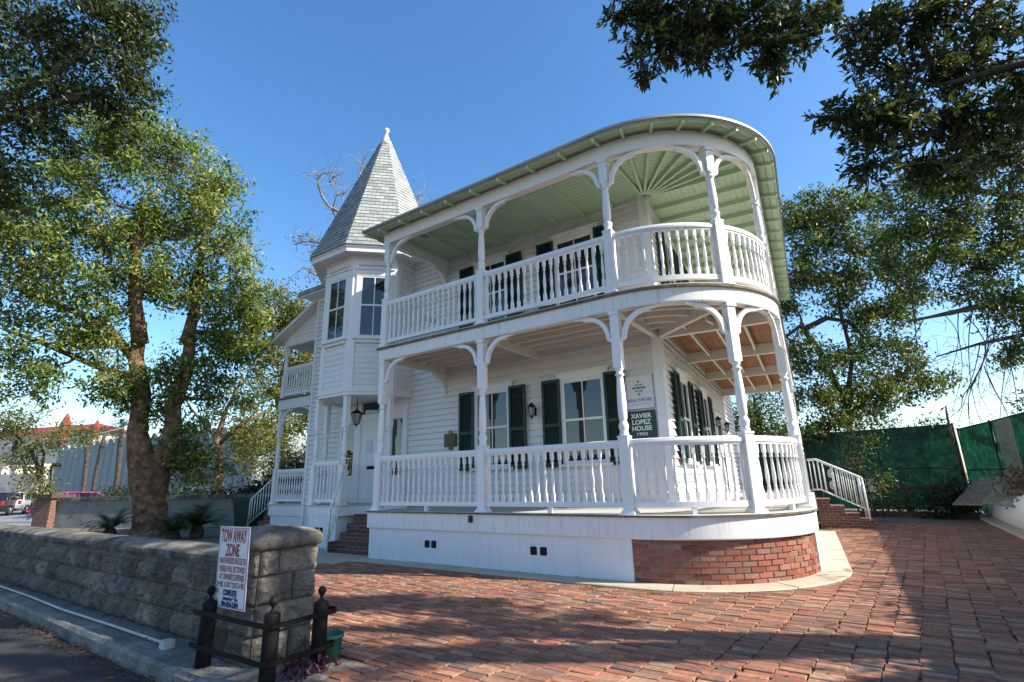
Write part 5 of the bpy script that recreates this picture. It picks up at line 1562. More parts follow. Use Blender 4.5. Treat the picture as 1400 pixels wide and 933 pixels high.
# trees behind the green fence
B = (1.85, 19.92, 0.12)
s1 = ([(B[0], B[1], -0.1), (2.06, 19.57, 1.63), (2.22, 19.18, 3.14), (2.36, 18.82, 4.49), (2.83, 18.59, 6.14), (2.76, 17.94, 7.96), (2.87, 17.32, 10.07)], [0.17, 0.14, 0.12, 0.10, 0.085, 0.06, 0.03])
s2 = ([(2.28, 19.01, 3.74), (2.89, 19.24, 4.33), (3.96, 20.17, 5.27), (4.84, 20.86, 5.75)], [0.13, 0.11, 0.07, 0.03])
s3 = ([(2.31, 18.88, 4.19), (1.74, 17.50, 6.43), (1.30, 16.62, 7.43), (0.72, 16.36, 7.00)], [0.13, 0.13, 0.11, 0.07])
s4 = ([(1.40, 16.74, 7.28), (2.23, 17.39, 7.76), (2.96, 18.19, 7.65), (3.47, 19.15, 6.96)], [0.12, 0.11, 0.08, 0.04])
rows = []
for x_, y_, z_, r, n in [(1.77, 15.96, 11.91, 0.87, 16), (2.88, 16.58, 12.34, 0.87, 16), (3.93, 17.26, 12.46, 0.81, 14), (2.13, 16.51, 11.00, 1.00, 17), (3.46, 17.33, 11.26, 1.00, 17), (4.59, 18.17, 11.08, 0.87, 14), (1.38, 16.44, 9.66, 0.87, 15), (2.53, 17.24, 9.63, 1.00, 16), (3.84, 18.10, 9.74, 1.00, 16), (5.02, 18.87, 9.86, 0.81, 13), (1.19, 16.47, 8.39, 0.68, 9), (2.76, 17.70, 8.71, 0.81, 10), (4.12, 18.74, 8.37, 0.87, 14), (5.02, 19.88, 8.32, 0.76, 11), (1.41, 17.31, 5.97, 0.92, 15), (2.57, 18.42, 6.15, 0.81, 11), (3.83, 19.33, 6.77, 0.94, 14), (4.66, 20.58, 6.22, 0.77, 11), (1.04, 17.42, 4.47, 0.86, 14), (2.21, 18.61, 4.80, 0.81, 12), (3.44, 19.68, 5.27, 0.89, 13), (4.60, 20.90, 5.14, 0.83, 12), (5.55, 21.80, 5.14, 0.65, 8), (1.75, 18.45, 3.58, 0.68, 9), (3.81, 20.48, 4.37, 0.70, 8), (0.98, 17.72, 3.44, 0.55, 8), (2.79, 19.37, 3.73, 0.56, 6), (3.60, 18.63, 7.63, 0.69, 8), (0.92, 16.60, 6.70, 0.55, 6)]:
    rows.append(((x_, y_, z_), r, n))
tree('live_oak', 'spreading live oak behind the green fence right of the round porch', (B[0], B[1], 0), [s1, s2, s3, s4], clump_list(rows), 0.18, 'leaf_mid', 'bark_dark', seed=14, per=100, sigma=0.25, limb_r=0.045)
B = (-2.24, 22.18, 0.00)
s1 = ([(B[0], B[1], -0.1), (-1.80, 21.66, 2.49), (-1.61, 21.20, 4.27), (-1.61, 20.84, 5.34)], [0.2, 0.16, 0.1, 0.05])
rows = []
for x_, y_, z_, r, n in [(-1.73, 20.99, 4.63, 0.81, 15), (-1.28, 21.60, 3.73, 0.81, 14), (-2.37, 20.90, 3.58, 0.74, 12), (-0.83, 21.63, 4.61, 0.59, 7), (-1.16, 21.16, 5.33, 0.59, 8), (-0.56, 22.17, 3.53, 0.59, 9), (-2.13, 20.90, 4.11, 0.74, 12), (-1.68, 21.51, 3.20, 0.74, 12), (-2.77, 20.81, 3.05, 0.66, 10)]:
    rows.append(((x_, y_, z_), r, n))
tree('small_tree', 'small dark tree seen through the far end of the side porch', (B[0], B[1], 0), [s1], clump_list(rows), 0.15, 'leaf_mid', 'bark_dark', seed=15, per=75, sigma=0.3)

B = (11.3, 9.8, 0.0)
t1 = ([(11.3, 9.8, -0.2), (11.2, 9.7, 2.0), (10.6, 9.5, 4.0), (9.05, 16.87, 7.16), (7.30, 15.40, 6.82), (5.80, 14.25, 6.43), (4.54, 13.24, 6.12)], [0.42, 0.36, 0.3, 0.2, 0.13, 0.08, 0.03])
t2 = ([(10.6, 9.5, 4.0), (10.08, 16.79, 9.54), (8.48, 15.11, 10.15), (7.07, 13.84, 10.32), (5.62, 12.69, 10.02)], [0.24, 0.2, 0.14, 0.09, 0.04])
t3 = ([(10.8, 9.6, 3.4), (9.12, 17.56, 5.24), (7.71, 16.05, 5.73), (6.42, 15.01, 5.43), (5.13, 14.02, 5.00)], [0.14, 0.12, 0.08, 0.05, 0.02])
rows = []
for x_, y_, z_, r, n in [(5.16, 12.57, 10.18, 0.72, 16), (6.24, 13.15, 10.69, 0.82, 18), (7.25, 13.81, 10.78, 0.87, 19), (8.44, 14.77, 11.09, 0.98, 20), (5.27, 13.01, 9.08, 0.77, 17), (6.32, 13.62, 9.40, 0.82, 18), (7.31, 14.31, 9.38, 0.87, 18), (8.40, 15.21, 9.68, 0.88, 18), (4.79, 13.02, 8.04, 0.63, 11), (5.82, 13.66, 8.25, 0.77, 16), (6.79, 14.37, 8.11, 0.82, 16), (7.85, 15.30, 8.27, 0.88, 17), (5.04, 13.47, 7.22, 0.58, 9), (6.33, 14.37, 7.18, 0.63, 12), (7.45, 15.41, 7.10, 0.78, 15), (7.02, 15.35, 6.41, 0.49, 7), (7.56, 16.04, 5.45, 0.44, 7), (7.28, 16.00, 4.98, 0.34, 5), (4.87, 12.73, 9.09, 0.48, 8), (8.27, 16.14, 6.61, 0.73, 10), (8.13, 15.34, 8.74, 0.83, 16), (8.85, 14.66, 12.26, 0.98, 16), (7.68, 15.89, 6.15, 0.59, 10), (6.46, 13.45, 10.22, 0.72, 12)]:
    rows.append(((x_, y_, z_), r, n))
def vines(m, rs):
    for x0, x1 in [((4.76, 13.62, 6.18), (4.79, 14.15, 4.66)), ((5.01, 13.78, 6.22), (4.32, 13.78, 4.79)), ((5.59, 14.12, 6.39), (5.43, 14.71, 4.29)), ((6.00, 14.39, 6.42), (5.30, 14.93, 3.36)), ((6.15, 14.51, 6.37), (5.74, 15.46, 2.65)), ((6.40, 14.65, 6.48), (6.05, 15.64, 2.75)), ((6.64, 14.82, 6.47), (5.78, 15.11, 3.81)), ((6.86, 14.93, 6.59), (6.37, 15.75, 3.10)), ((7.14, 15.08, 6.69), (6.75, 15.93, 3.32)), ((7.45, 15.27, 6.76), (6.77, 15.79, 3.79)), ((7.75, 15.47, 6.79), (7.36, 16.05, 4.24)), ((5.59, 14.51, 5.22), (4.71, 14.06, 4.78)), ((6.42, 15.01, 5.43), (5.38, 15.14, 2.89)), ((7.05, 15.37, 5.65), (6.94, 16.26, 2.73)), ((6.75, 15.18, 5.61), (5.65, 15.56, 2.18)), ((7.37, 15.55, 5.75), (6.43, 15.94, 2.63)), ((6.40, 15.23, 4.73), (6.53, 16.09, 2.39)), ((6.12, 15.19, 4.27), (5.00, 14.84, 3.02))]:
        a, b = np.array(x0), np.array(x1)
        m.tube(wob(a, b, 8, 0.07, rs), list(np.linspace(0.018, 0.006, 9)), 4, cap=False)
        for k in range(9):
            q = a + (b - a) * rs.uniform(0.2, 0.95); e = q + rs.normal(size=3) * np.array([0.35, 0.35, 0.3]); m.tube(wob(q, e, 3, 0.15, rs), [0.009, 0.007, 0.006, 0.003], 3, cap=False)
tree('vine_hung_oak', 'dark oak at the right edge with bare vines hanging below its limbs', B, [t1, t2, t3], clump_list(rows), 0.15, 'leaf_mid', 'bark_dark', seed=16, per=84, sigma=0.19, limb_r=0.05, extra=vines)

# small leafy tree at the far left and hedges
B = (-26.57, 0.27, 0.60)
s1 = ([(B[0], B[1], -0.1), (-26.41, -0.12, 2.11), (-26.61, -0.66, 3.32), (-27.15, -1.24, 3.94)], [0.09, 0.08, 0.06, 0.04])
s2 = ([(-26.44, -0.09, 1.96), (-26.15, -0.24, 3.01), (-26.35, -0.73, 4.07)], [0.06, 0.05, 0.03])
rows = []
for x_, y_, z_, r, n in [(-27.17, -1.35, 4.24, 0.75, 12), (-26.46, -0.94, 4.46, 0.50, 6), (-27.28, -1.08, 3.19, 0.69, 10), (-26.54, -0.51, 3.02, 0.56, 8), (-26.54, -0.16, 1.96, 0.44, 8), (-26.44, 0.11, 1.35, 0.37, 8), (-27.03, -0.65, 2.43, 0.44, 4), (-26.66, 0.13, 0.84, 0.31, 6), (-25.34, -0.00, 3.95, 0.50, 6), (-25.43, 0.63, 3.75, 0.45, 5), (-25.82, -0.16, 3.45, 0.37, 5), (-27.02, -1.15, 3.94, 0.81, 10)]:
    rows.append(((x_, y_, z_), r, n))
tree('young_tree', 'slender young tree with bright leaves at the far left by the brick pillar', (B[0], B[1], 0), [s1, s2], clump_list(rows), 0.14, 'leaf_yel', 'bark_dark', seed=18, per=55, sigma=0.24)

def shrub(name, label, pts, leaf, mat, cat='shrub', n=26, per=40, sigma=0.16, seed=1, group=None, dry=None):
    base = (pts[0][0], pts[0][1], 0)
    st_ = [([(x, y, -0.05), (x + .02, y, z * 0.6), (x, y + .02, z)], [0.03, 0.02, 0.012]) for x, y, z, r in pts]
    return tree(name, label, base, st_, [(x, y, z, r, 0.85, n) for x, y, z, r in pts], leaf, mat, 'bark_dark', cat, group, per=per, sigma=sigma, seed=seed, spray_r=0.2, limb_r=0.015)
# clipped hedge on top of the garden wall
hp_ = []
a = Vector((-17.6, 4.6, 0)); b = Vector((-24.5, 1.6, 0))
for i in range(13):
    q = a + (b - a) * (i / 12); hp_.append((q.x + random.uniform(-.1, .1), q.y + random.uniform(-.1, .1), 1.0 + random.uniform(-.08, .08), 0.55))
shrub('hedge', 'dark clipped hedge showing above the white garden wall', hp_, 0.11, 'leaf_dark', 'hedge', 20, 40, 0.16, 21)
shrub('dark_bush', 'dense dark bush by the railings of the left side porch', [(*(-18.11, 5.54, 2.18)[:2], 1.3, 0.9), (*(-17.37, 5.96, 2.46)[:2], 1.6, 1.0), (*(-17.60, 6.74, 3.44)[:2], 2.2, 1.1), (*(-18.60, 5.35, 1.74)[:2], 1.0, 0.7), (*(-18.73, 6.57, 3.51)[:2], 2.3, 1.0)], 0.13, 'leaf_dark', 'bush', 46, 46, 0.22, 22)
# sago palms by the tree
def sago(name, label, base, n, L_, seed):
    rs = np.random.RandomState(seed); t = thing(name, label, 'palm', base)
    m = MB(); m.lathe([(0.16, -0.05), (0.2, 0.12), (0.14, 0.3), (0.04, 0.36)], 10, base); m.build('stem', MT['bark_dark'], t)
    V = []; F = []
    m = MB()
    for k in range(n):
        an = 2 * pi * k / n + rs.uniform(-.2, .2); el = rs.uniform(0.25, 1.25); ll = L_ * rs.uniform(0.75, 1.1)
        p = np.array([base[0], base[1], base[2] + 0.3]); dx = np.array([cos(an), sin(an), 0])
        q = []
        for i in range(9):
            f = i / 8; e = el - 1.1 * f * f
            if i: p = p + (dx * cos(e) + np.array([0, 0, sin(e)])) * ll / 8
            q.append(p.copy())
        m.tube(q, list(np.linspace(0.012, 0.004, 9)), 4, cap=False)
        sd = np.array([-sin(an), cos(an), 0])
        for i in range(1, 9):
            for j in np.linspace(0, 1, 4)[:-1]:
                if i == 8: continue
                c = q[i] + (q[i + 1] - q[i]) * j; tdir = q[i + 1] - q[i]; tdir = tdir / np.linalg.norm(tdir)
                w = 0.20 * sin(pi * (0.12 + 0.86 * (i + j) / 8.5)) + 0.03
                for sg_ in (-1, 1):
                    tip = c + sd * sg_ * w + tdir * w * 0.55 + np.array([0, 0, 0.03 - 0.04 * rs.uniform()])
                    m.add([c - tdir * 0.012, c + tdir * 0.012, tip], [(0, 1, 2)])
    f_ = m.build('fronds', MT['palm'], t)
    at = f_.data.attributes.new('rnd', 'FLOAT', 'FACE'); at.data.foreach_set('value', rs.uniform(0, 1, len(f_.data.polygons)).astype(np.float32))
    return t
sago('sago_palm', 'large sago palm with arching fronds right of the big tree trunk', (*(-14.11, 0.75, 0.26)[:2], 0.0), 40, 1.05, 31)
sago('sago_palm', 'low sago palm with spread fronds left of the big tree trunk', (*(-16.93, -0.51, 0.15)[:2], -0.05), 30, 0.85, 32)
sago('sago_palm', 'small sago palm in front of the dark wheelie bin', (*(-14.13, 0.12, 0.25)[:2], -0.1), 26, 0.8, 33)

# plants at the foot of the guard
pp = thing('purple_plant', 'clump of purple leaved plants at the foot of the iron guard', 'plant', (-0.95, -4.62, 0))
rs = np.random.RandomState(3); pos = []
for k in range(46):
    c = np.array([rs.uniform(-1.05, -0.68), rs.uniform(-4.82, -4.40), 0.0]); h = rs.uniform(0.02, 0.10)
    for j in range(5): pos.append(c + np.array([rs.normal() * .02, rs.normal() * .02, h * j / 5]))
leaf_mesh('leaves', np.array(pos), 0.085, MT['leaf_purple'], pp, None, -0.9, 0.28, 4)
m = MB(); m.prism([(-1.24, -4.9), (-0.62, -4.9), (-0.62, -4.2), (-1.24, -4.2)], -0.15, 0.004); tag(m.build('flower_bed', MT['soil']), kind='structure')

# fallen leaves along kerb, walk and paving
fl = thing('fallen_leaves', 'scattered dry fallen leaves on kerb, street and paving', 'leaves', (0, 0, 0)); fl['kind'] = 'stuff'
rs = np.random.RandomState(8); pos = []
for k in range(900):
    x = rs.uniform(-11, -0.8); pos.append((x, kerb_y(x) - abs(rs.normal()) * 0.10 - 0.01, -0.118))
for k in range(160):
    x = rs.uniform(-10, -2.2); pos.append((x, -4.66 - rs.exponential(0.06), 0.02))
for k in range(420):
    pos.append((rs.uniform(-5, 5), rs.uniform(-4.5, 8), 0.012))
for k in range(240):
    s_ = rs.uniform(6.2, 8.6); pos.append(sp(2.3 + rs.exponential(0.4), s_, 0.03))
for k in range(500):
    pos.append((rs.uniform(-20, -6), rs.uniform(-4, 3), 0.0))
lm = leaf_mesh('leaf_litter', np.array(pos), 0.06, MT['leaf_dry'], fl, None, 0.0, 0.5, 6)
lm['kind'] = 'stuff'
lm.data.transform(Matrix.Scale(1, 4))
# flatten each leaf towards the ground
co = np.zeros(len(lm.data.vertices) * 3, dtype=np.float32); lm.data.vertices.foreach_get('co', co); co = co.reshape(-1, 4, 3)
zc = co[:, :1, 2]; co[:, :, 2] = zc + 0.012 + (co[:, :, 2] - zc) * 0.18
lm.data.vertices.foreach_set('co', co.ravel())
wd = thing('weeds', 'tiny green weeds in the joints along the walk', 'weeds', (0, 0, 0)); wd['kind'] = 'stuff'
pos = []
for k in range(26):
    x = rs.uniform(-4.5, 0.5); c = np.array((x, -0.62 - rs.uniform(0, .3), 0.01))
    for j in range(rs.randint(4, 14)): pos.append(c + rs.normal(size=3) * np.array([.03, .02, .008]))
w_ = leaf_mesh('weed_leaves', np.array(pos), 0.035, MT['leaf_yel'], wd, None, -0.6, 0.4, 7); w_['kind'] = 'stuff'

# ------------------------------------------------------------------ fence and yard on the right
def fence_run(name, label, pts, h, screen=True, wires=True):
    t = thing(name, label, 'fence', (pts[0][0], pts[0][1], 0))
    m = MB(); mp = MB(); mw = MB()
    for a, b in zip(pts[:-1], pts[1:]):
        a = np.array(a); b = np.array(b); L_ = np.linalg.norm(b - a); d = (b - a) / L_; nrm = np.array([-d[1], d[0]])
        nx = max(2, int(L_ / 0.22)); nz = 9
        vs_ = []; fs = []
        for i in range(nx + 1):
            for j in range(nz + 1):
                q = a + d * L_ * i / nx; zz = 0.05 + (h - 0.03) * j / nz
                w = 0.10 * noise.noise((q[0] * 0.9, q[1] * 0.9, zz * 1.1)) + 0.06 * noise.noise((q[0] * 3, q[1] * 3, zz * 0.8))
                q = q + nrm * (w * sin(pi * min(1, j / nz)) + 0.03); vs_.append((q[0], q[1], zz))
        n0 = len(vs_)
        for i in range(nx):
            for j in range(nz):
                k = i * (nz + 1) + j; fs.append((k, k + nz + 1, k + nz + 2, k + 1))
        m.add(vs_, fs, True)
        k = max(1, int(round(L_ / 2.6)))
        for i in range(k + 1):
            q = a + d * L_ * i / k; mp.tube([(q[0], q[1], -0.1), (q[0], q[1], h + 0.05)], 0.035, 8)
        for zz in (h, h * 0.5):
            mp.tube([(a[0], a[1], zz), (b[0], b[1], zz)], 0.022, 6)
        if wires:
            off = nrm * -0.03 * 1
            stp = 0.10
            kk = int((L_ + h) / stp)
            for i in range(kk):
                for sgn in (1, -1):
                    x0 = i * stp - (h if sgn > 0 else 0); x1 = x0 + h * sgn
                    if sgn < 0: x0 = i * stp; x1 = x0 - h
                    za, zb = 0.05, h
                    xa, xb = x0, x1
                    lo, hi = min(xa, xb), max(xa, xb)
                    if hi < 0 or lo > L_: continue
                    def zat(x): return za + (zb - za) * (x - xa) / (xb - xa)
                    c0, c1 = max(0, lo), min(L_, hi)
                    q0 = a + d * c0 + off; q1 = a + d * c1 + off
                    mw.tube([(q0[0], q0[1], zat(c0)), (q1[0], q1[1], zat(c1))], 0.006, 3, cap=False, smooth=False)
    m.build('privacy_screen', MT['screen'], t)
    mp.build('frame', MT['fence_steel'], t)
    if wires: mw.build('mesh_wires', MT['fence_steel'], t)
    return t
def mat_screen():
    m, nt, N, L, B = new_mat('green_privacy_fabric')
    n = noise_node(N, L, 3.2, 8, 0.75)
    r = ramp(N, L, n.outputs["Fac"], [(0.35, (0.003, 0.022, 0.013)), (0.5, (0.008, 0.065, 0.034)), (0.66, (0.02, 0.15, 0.075))])  # high contrast blotches paint leafy shadows into the fabric's green
    L.new(r.outputs[0], B.inputs["Base Color"]); B.inputs["Roughness"].default_value = 0.7
    t = N.new("ShaderNodeBsdfTranslucent"); L.new(r.outputs[0], t.inputs["Color"])
    ms = N.new("ShaderNodeMixShader"); ms.inputs[0].default_value = 0.22
    L.new(B.outputs[0], ms.inputs[1]); L.new(t.outputs[0], ms.inputs[2]); L.new(ms.outputs[0], N["Material Output"].inputs["Surface"])
    return m
MT['screen'] = mat_screen()
MT['fence_steel'] = mat_plain('dull_steel', (0.035, 0.045, 0.04), 0.6, 0.0)
fence_run('chain_link_fence', 'tall chain link fence with dark green screen across the back of the yard', [(-4.5, 18.9), (0.6, 18.3), (5.45, 17.4)], 3.05)
fence_run('chain_link_fence', 'chain link fence with green screen running along the right side of the yard', [(5.55, 17.3), (6.05, 14.4), (6.45, 11.4), (6.65, 6.0), (6.85, 0.5), (6.95, -5.0)], 2.85, wires=False)
lowwall = thing('low_wall', 'low white wall with a sloping top at the right edge below the fence', 'wall', (5.6, 11, 0))
m = MB()
V = []
nS = 16
for i in range(nS + 1):
    f = i / nS; y = 15.2 - 8.7 * f; x = 5.48 - 0.02 * f; h = 0.28 + 0.75 * f ** 0.8
    V += [(x, y, -0.05), (x + 0.05, y, h * 0.8), (x + 0.16, y, h), (x + 0.5, y, h + 0.12), (x + 0.62, y, h), (x + 0.66, y, -0.05)]
F = []
for i in range(nS):
    for k in range(6): F.append((i * 6 + k, i * 6 + (k + 1) % 6, (i + 1) * 6 + (k + 1) % 6, (i + 1) * 6 + k))
F += [(0, 1, 2, 3, 4, 5), tuple(nS * 6 + k for k in range(5, -1, -1))]
m.add(V, F, True); m.build('wall_body', MT['stucco'], lowwall)
m = MB(); m.bx(5.2, 5.47, 6.2, 15.8, -0.05, 0.07); tag(m.build('yard_kerb', MT['walk']), kind='structure')
def lattice(name, label, O, U, V, w, h, pitch=0.125, group=None):
    O, U, V = Vector(O), Vector(U).normalized(), Vector(V).normalized(); Wn = U.cross(V)
    t = thing(name, label, 'lattice', tuple(O), group); m = MB(); fr = (O, U, V, Wn)
    def strip(a, b, d0, d1, hw=0.016):
        a = Vector((a[0], a[1])); b = Vector((b[0], b[1])); d = (b - a).normalized(); n = Vector((-d.y, d.x)) * hw * 0.75
        m.extr([tuple(a - n), tuple(b - n), tuple(b + n), tuple(a + n)], fr, d0, d1)
    k = int((w + h) / pitch)
    for i in range(1, k):
        s_ = i * pitch
        a = (s_, 0) if s_ < w else (w, s_ - w); b = (0, s_) if s_ < h else (s_ - h, h)
        strip(a, b, 0.0, 0.006)
        a = (w - s_, 0) if s_ < w else (0, s_ - w); b = (w, s_) if s_ < h else (w - (s_ - h), h)
        strip(a, b, 0.0065, 0.0125)
    m.build('slats', MT['wood_grey'], t)
    m = MB()
    for a, b in (((0, 0), (w, 0)), ((0, h), (w, h)), ((0, 0), (0, h)), ((w, 0), (w, h))): strip(a, b, -0.004, 0.018, 0.022)
    m.build('rim', MT['wood_grey'], t)
    return t
lattice('lattice_panel', 'grey wooden lattice panel standing upright against the green side fence', (5.95, 12.9, 0.75), (0.12, -1, 0), (0.02, 0.1, 1), 1.2, 2.0)
def lattice3(name, label, a, b, c):
    a, b, c = Vector(a), Vector(b), Vector(c)
    return lattice(name, label, a, b - a, c - a, (b - a).length, (c - a).length, 0.11)
lattice3('lattice_panel', 'grey lattice panel fallen flat over the sloping white wall, nearest the fence corner', (4.58, 12.75, 0.46), (5.12, 11.60, 0.50), (5.38, 13.95, 1.15))
lattice3('lattice_panel', 'grey lattice panel fallen over the sloping white wall, closest to the right edge', (5.07, 11.29, 0.57), (5.50, 9.97, 0.53), (5.85, 12.48, 1.25))
# low timber rail, kerb and bed at the back
lr = thing('timber_rail', 'low dark timber rail with thick posts in front of the green back fence', 'rail', (3, 15.9, 0))
m = MB()
for (a, b) in (((1.0, 16.3), (4.9, 15.5)),): m.beam((*a, 0.95), (*b, 0.95), 0.12, 0.14)
m.build('top_rail', MT['wood_dark'], lr)
for k in range(4):
    f = k / 3; m = MB(); m.bx(1.0 + 3.9 * f - .07, 1.0 + 3.9 * f + .07, 16.3 - .8 * f - .07, 16.3 - .8 * f + .07, -0.05, 0.82); m.build('post', MT['wood_dark'], lr)
m = MB(); m.beam((0.8, 14.7, 0.16), (5.2, 13.9, 0.16), 0.25, 0.2); tag(m.build('timber_edging', MT['wood_dark']), kind='structure')
sheet('planting_bed', [(-3, 12.25), (5.4, 12.25), (5.4, 17.3), (-3, 18.5)], 0.0, MT['soil'], 0.06)
shrub('sapling', 'straggly sapling with scattered leaves in front of the green back fence', [(*(2.23, 13.16, 0.44)[:2], 1.9, 0.5), (*(2.57, 13.78, 0.41)[:2], 2.5, 0.6), (*(2.86, 13.73, 0.41)[:2], 1.3, 0.5)], 0.12, 'leaf_mid', 'tree', 14, 22, 0.2, 47)
shrub('dark_bush', 'low dark bush in the bed at the corner of the green fences', [(*(4.64, 14.20, 0.40)[:2], 0.5, 0.55), (*(4.92, 13.88, 0.41)[:2], 0.7, 0.6), (*(4.33, 13.74, 0.38)[:2], 0.35, 0.45)], 0.11, 'leaf_dark', 'bush', 30, 34, 0.16, 48)
shrub('fence_shrub', 'yellow green shrub at the corner of the green fence', [(4.85, 15.6, 0.5, 0.4), (5.1, 15.0, 0.55, 0.4)], 0.10, 'leaf_yel', 'shrub', 20, 24, 0.14, 41)
shrub('bed_shrub', 'straggly green shrub under the low timber rail', [(2.6, 15.4, 0.4, 0.35), (3.3, 15.3, 0.45, 0.4), (3.7, 15.5, 0.35, 0.35)], 0.10, 'leaf_mid', 'shrub', 14, 22, 0.16, 42)
shrub('wall_vine', 'dark vine trailing over the sloping white wall and fallen lattice', [(5.8, 11.0, 1.0, 0.45), (5.9, 9.9, 1.1, 0.5), (6.0, 8.8, 1.2, 0.5), (6.1, 12.2, 1.0, 0.4)], 0.085, 'leaf_dry', 'vine', 18, 24, 0.16, 43)
shrub('fence_vine', 'leafy vine along the top of the side fence beyond the right edge', [(6.5 + 0.03 * k + random.uniform(-.1, .15), 10.2 - 0.75 * k, 2.75 + random.uniform(-.15, .2), random.uniform(0.3, 0.5)) for k in range(18)], 0.10, 'leaf_oak', 'vine', 12, 24, 0.18, 46)
shrub('ivy', 'dark ivy growing along the top of the green back fence', [(0.2, 18.6, 3.0, 0.4), (1.4, 18.5, 3.0, 0.4), (2.6, 18.2, 3.05, 0.4), (3.8, 18.0, 3.05, 0.45), (5.0, 17.8, 3.05, 0.45)], 0.12, 'leaf_dark', 'ivy', 14, 22, 0.2, 44)
ys = thing('yard_sign', 'small pale notice on a wire stake behind the side steps', 'sign', (*(2.40, 14.60, 0.25)[:2], 0))
a = (2.54, 14.19, 1.00); m = MB(); m.box((a[0], a[1], a[2]), (0.42, 0.02, 0.42), 0.15); m.build('panel', MT['sign_grey'], ys)
m = MB()
for dx in (-.12, .12): m.tube([(a[0] + dx, a[1] + .02, 0), (a[0] + dx, a[1] + .02, a[2])], 0.01, 5)
m.build('stake', MT['fence_steel'], ys)
lp = thing('fallen_limb', 'pale bare limb leaning on the green fence corner', 'branch', (5.2, 17, 0))
m = MB(); m.tube([(5.23, 15.62, 1.14), (5.16, 15.22, 2.19), (5.12, 14.88, 3.13), (5.14, 14.78, 3.48)], [0.045, 0.04, 0.035, 0.02], 7); m.build('wood', MT['bark'], lp)

# ------------------------------------------------------------------ street background on the left
hall = thing('grey_hall', 'long grey hall with ribbed walls and a scalloped top behind the big tree', 'building', (-45, 11, 0))
m = MB()
A = np.array((-58.68, 8.69, 3.55)[:2]); Bq = np.array((-30.76, 11.80, 2.65)[:2]); Lh = np.linalg.norm(Bq - A); d = (Bq - A) / Lh; nn = np.array([d[1], -d[0]])
nr = 26; pw = Lh / nr
m.prism([tuple(A), tuple(Bq), tuple(Bq - nn * 9), tuple(A - nn * 9)], -0.1, 4.9)
for i in range(nr):
    x0 = A + d * pw * i; f = i / nr
    hh = 5.35 + 0.25 * sin(f * 3)
    ribs = []
    for a_ in np.linspace(0, 1, 9): ribs.append((a_ * pw * 0.96, 0.02 + 0.16 * sin(pi * a_) ** 0.6))
    k = len(ribs); V = []
    for zz in (-0.1, hh - 0.35): V += [(*(x0 + d * a_ + nn * o_), zz) for a_, o_ in ribs]
    V += [(*(x0 + d * a_ + nn * o_), hh - 0.35 + 0.45 * sin(pi * (a_ / (pw * .96))) ** 0.7) for a_, o_ in ribs]
    V += [(*(x0 + d * a_ - nn * 0.25), hh - 0.35 + 0.45 * sin(pi * (a_ / (pw * .96))) ** 0.7) for a_, o_ in ribs]
    F = []
    for r_ in range(3):
        for j in range(k - 1): F.append((r_ * k + j, r_ * k + j + 1, (r_ + 1) * k + j + 1, (r_ + 1) * k + j))
    m.add(V, F, False)
m.build('ribbed_wall', MT['hall'], hall)
hotel = thing('red_roofed_hotel', 'far cream building with a red tiled roof and red turrets', 'building', (*(-109.18, 21.24, 5.32)[:2], 0))
a = np.array((-126.46, 12.99, 5.82)[:2]); b = np.array((-98.11, 22.66, 4.97)[:2]); L_ = np.linalg.norm(b - a); d = (b - a) / L_; nn = np.array([d[1], -d[0]])
zr = (-103.29, 19.70, 10.76)[2]
def hq(x, o, z): q = a + d * x + nn * o; return (q[0], q[1], z)
m = MB(); m.prism([hq(0, 0, 0)[:2], hq(L_, 0, 0)[:2], hq(L_, -6, 0)[:2], hq(0, -6, 0)[:2]], -0.1, zr); m.build('wall', MT['cream'], hotel)
m = MB()
V = [hq(-1, 1.2, zr), hq(L_ + 1, 1.2, zr), hq(L_ + 1, -7, zr), hq(-1, -7, zr), hq(2, -3, zr + 1.5), hq(L_ - 3, -3, zr + 1.5)]
m.add(V, [(0, 1, 5, 4), (1, 2, 5), (2, 3, 4, 5), (3, 0, 4), (0, 3, 2, 1)]); m.build('roof', MT['redtile'], hotel)
for x in np.linspace(3, L_ - 2, 6):
    m = MB(); c = hq(x, 0.02, 0); R3 = Matrix.Rotation(atan2(d[1], d[0]), 3, 'Z'); m.box((c[0], c[1], zr - 1.6), (1.0, 0.1, 1.7), mtx=R3); m.build('window', MT['dark'], hotel)
for px_ in ((-99.57, 19.46, 11.60), (-91.00, 20.86, 9.95)):
    m = MB(); x, y = px_[0], px_[1]; z0 = zr - 2
    m.lathe([(0.55, z0), (0.55, px_[2] - 0.3), (0.75, px_[2] - 0.2), (0.72, px_[2]), (0.4, px_[2] + 0.9), (0.06, px_[2] + 1.7)], 8, (x, y, 0), smooth=False); m.build('turret', MT['redtile'], hotel)
arc_ = thing('cream_arcade', 'sunlit cream wall with pillars across the far left car park', 'wall', (*(-72.71, 9.47, 2.50)[:2], 0))
a = np.array((-81.23, 7.34, 2.68)[:2]); b = np.array((-68.89, 10.87, 2.42)[:2]); L_ = np.linalg.norm(b - a); d = (b - a) / L_; nn = np.array([d[1], -d[0]])
m = MB(); m.prism([tuple(a - nn * .8), tuple(b - nn * .8), tuple(b - nn * 1.1), tuple(a - nn * 1.1)], -0.1, 2.2); m.build('wall_face', MT['wood_dark'], arc_)
for k in range(6):
    q = a + d * L_ * (k + .5) / 6; m = MB(); m.box((q[0], q[1], 2.0), (0.75, 0.75, 4.2), atan2(d[1], d[0])); m.box((q[0], q[1], 4.2), (1.0, 1.0, 0.3), atan2(d[1], d[0])); m.build('pillar', MT['cream'], arc_)

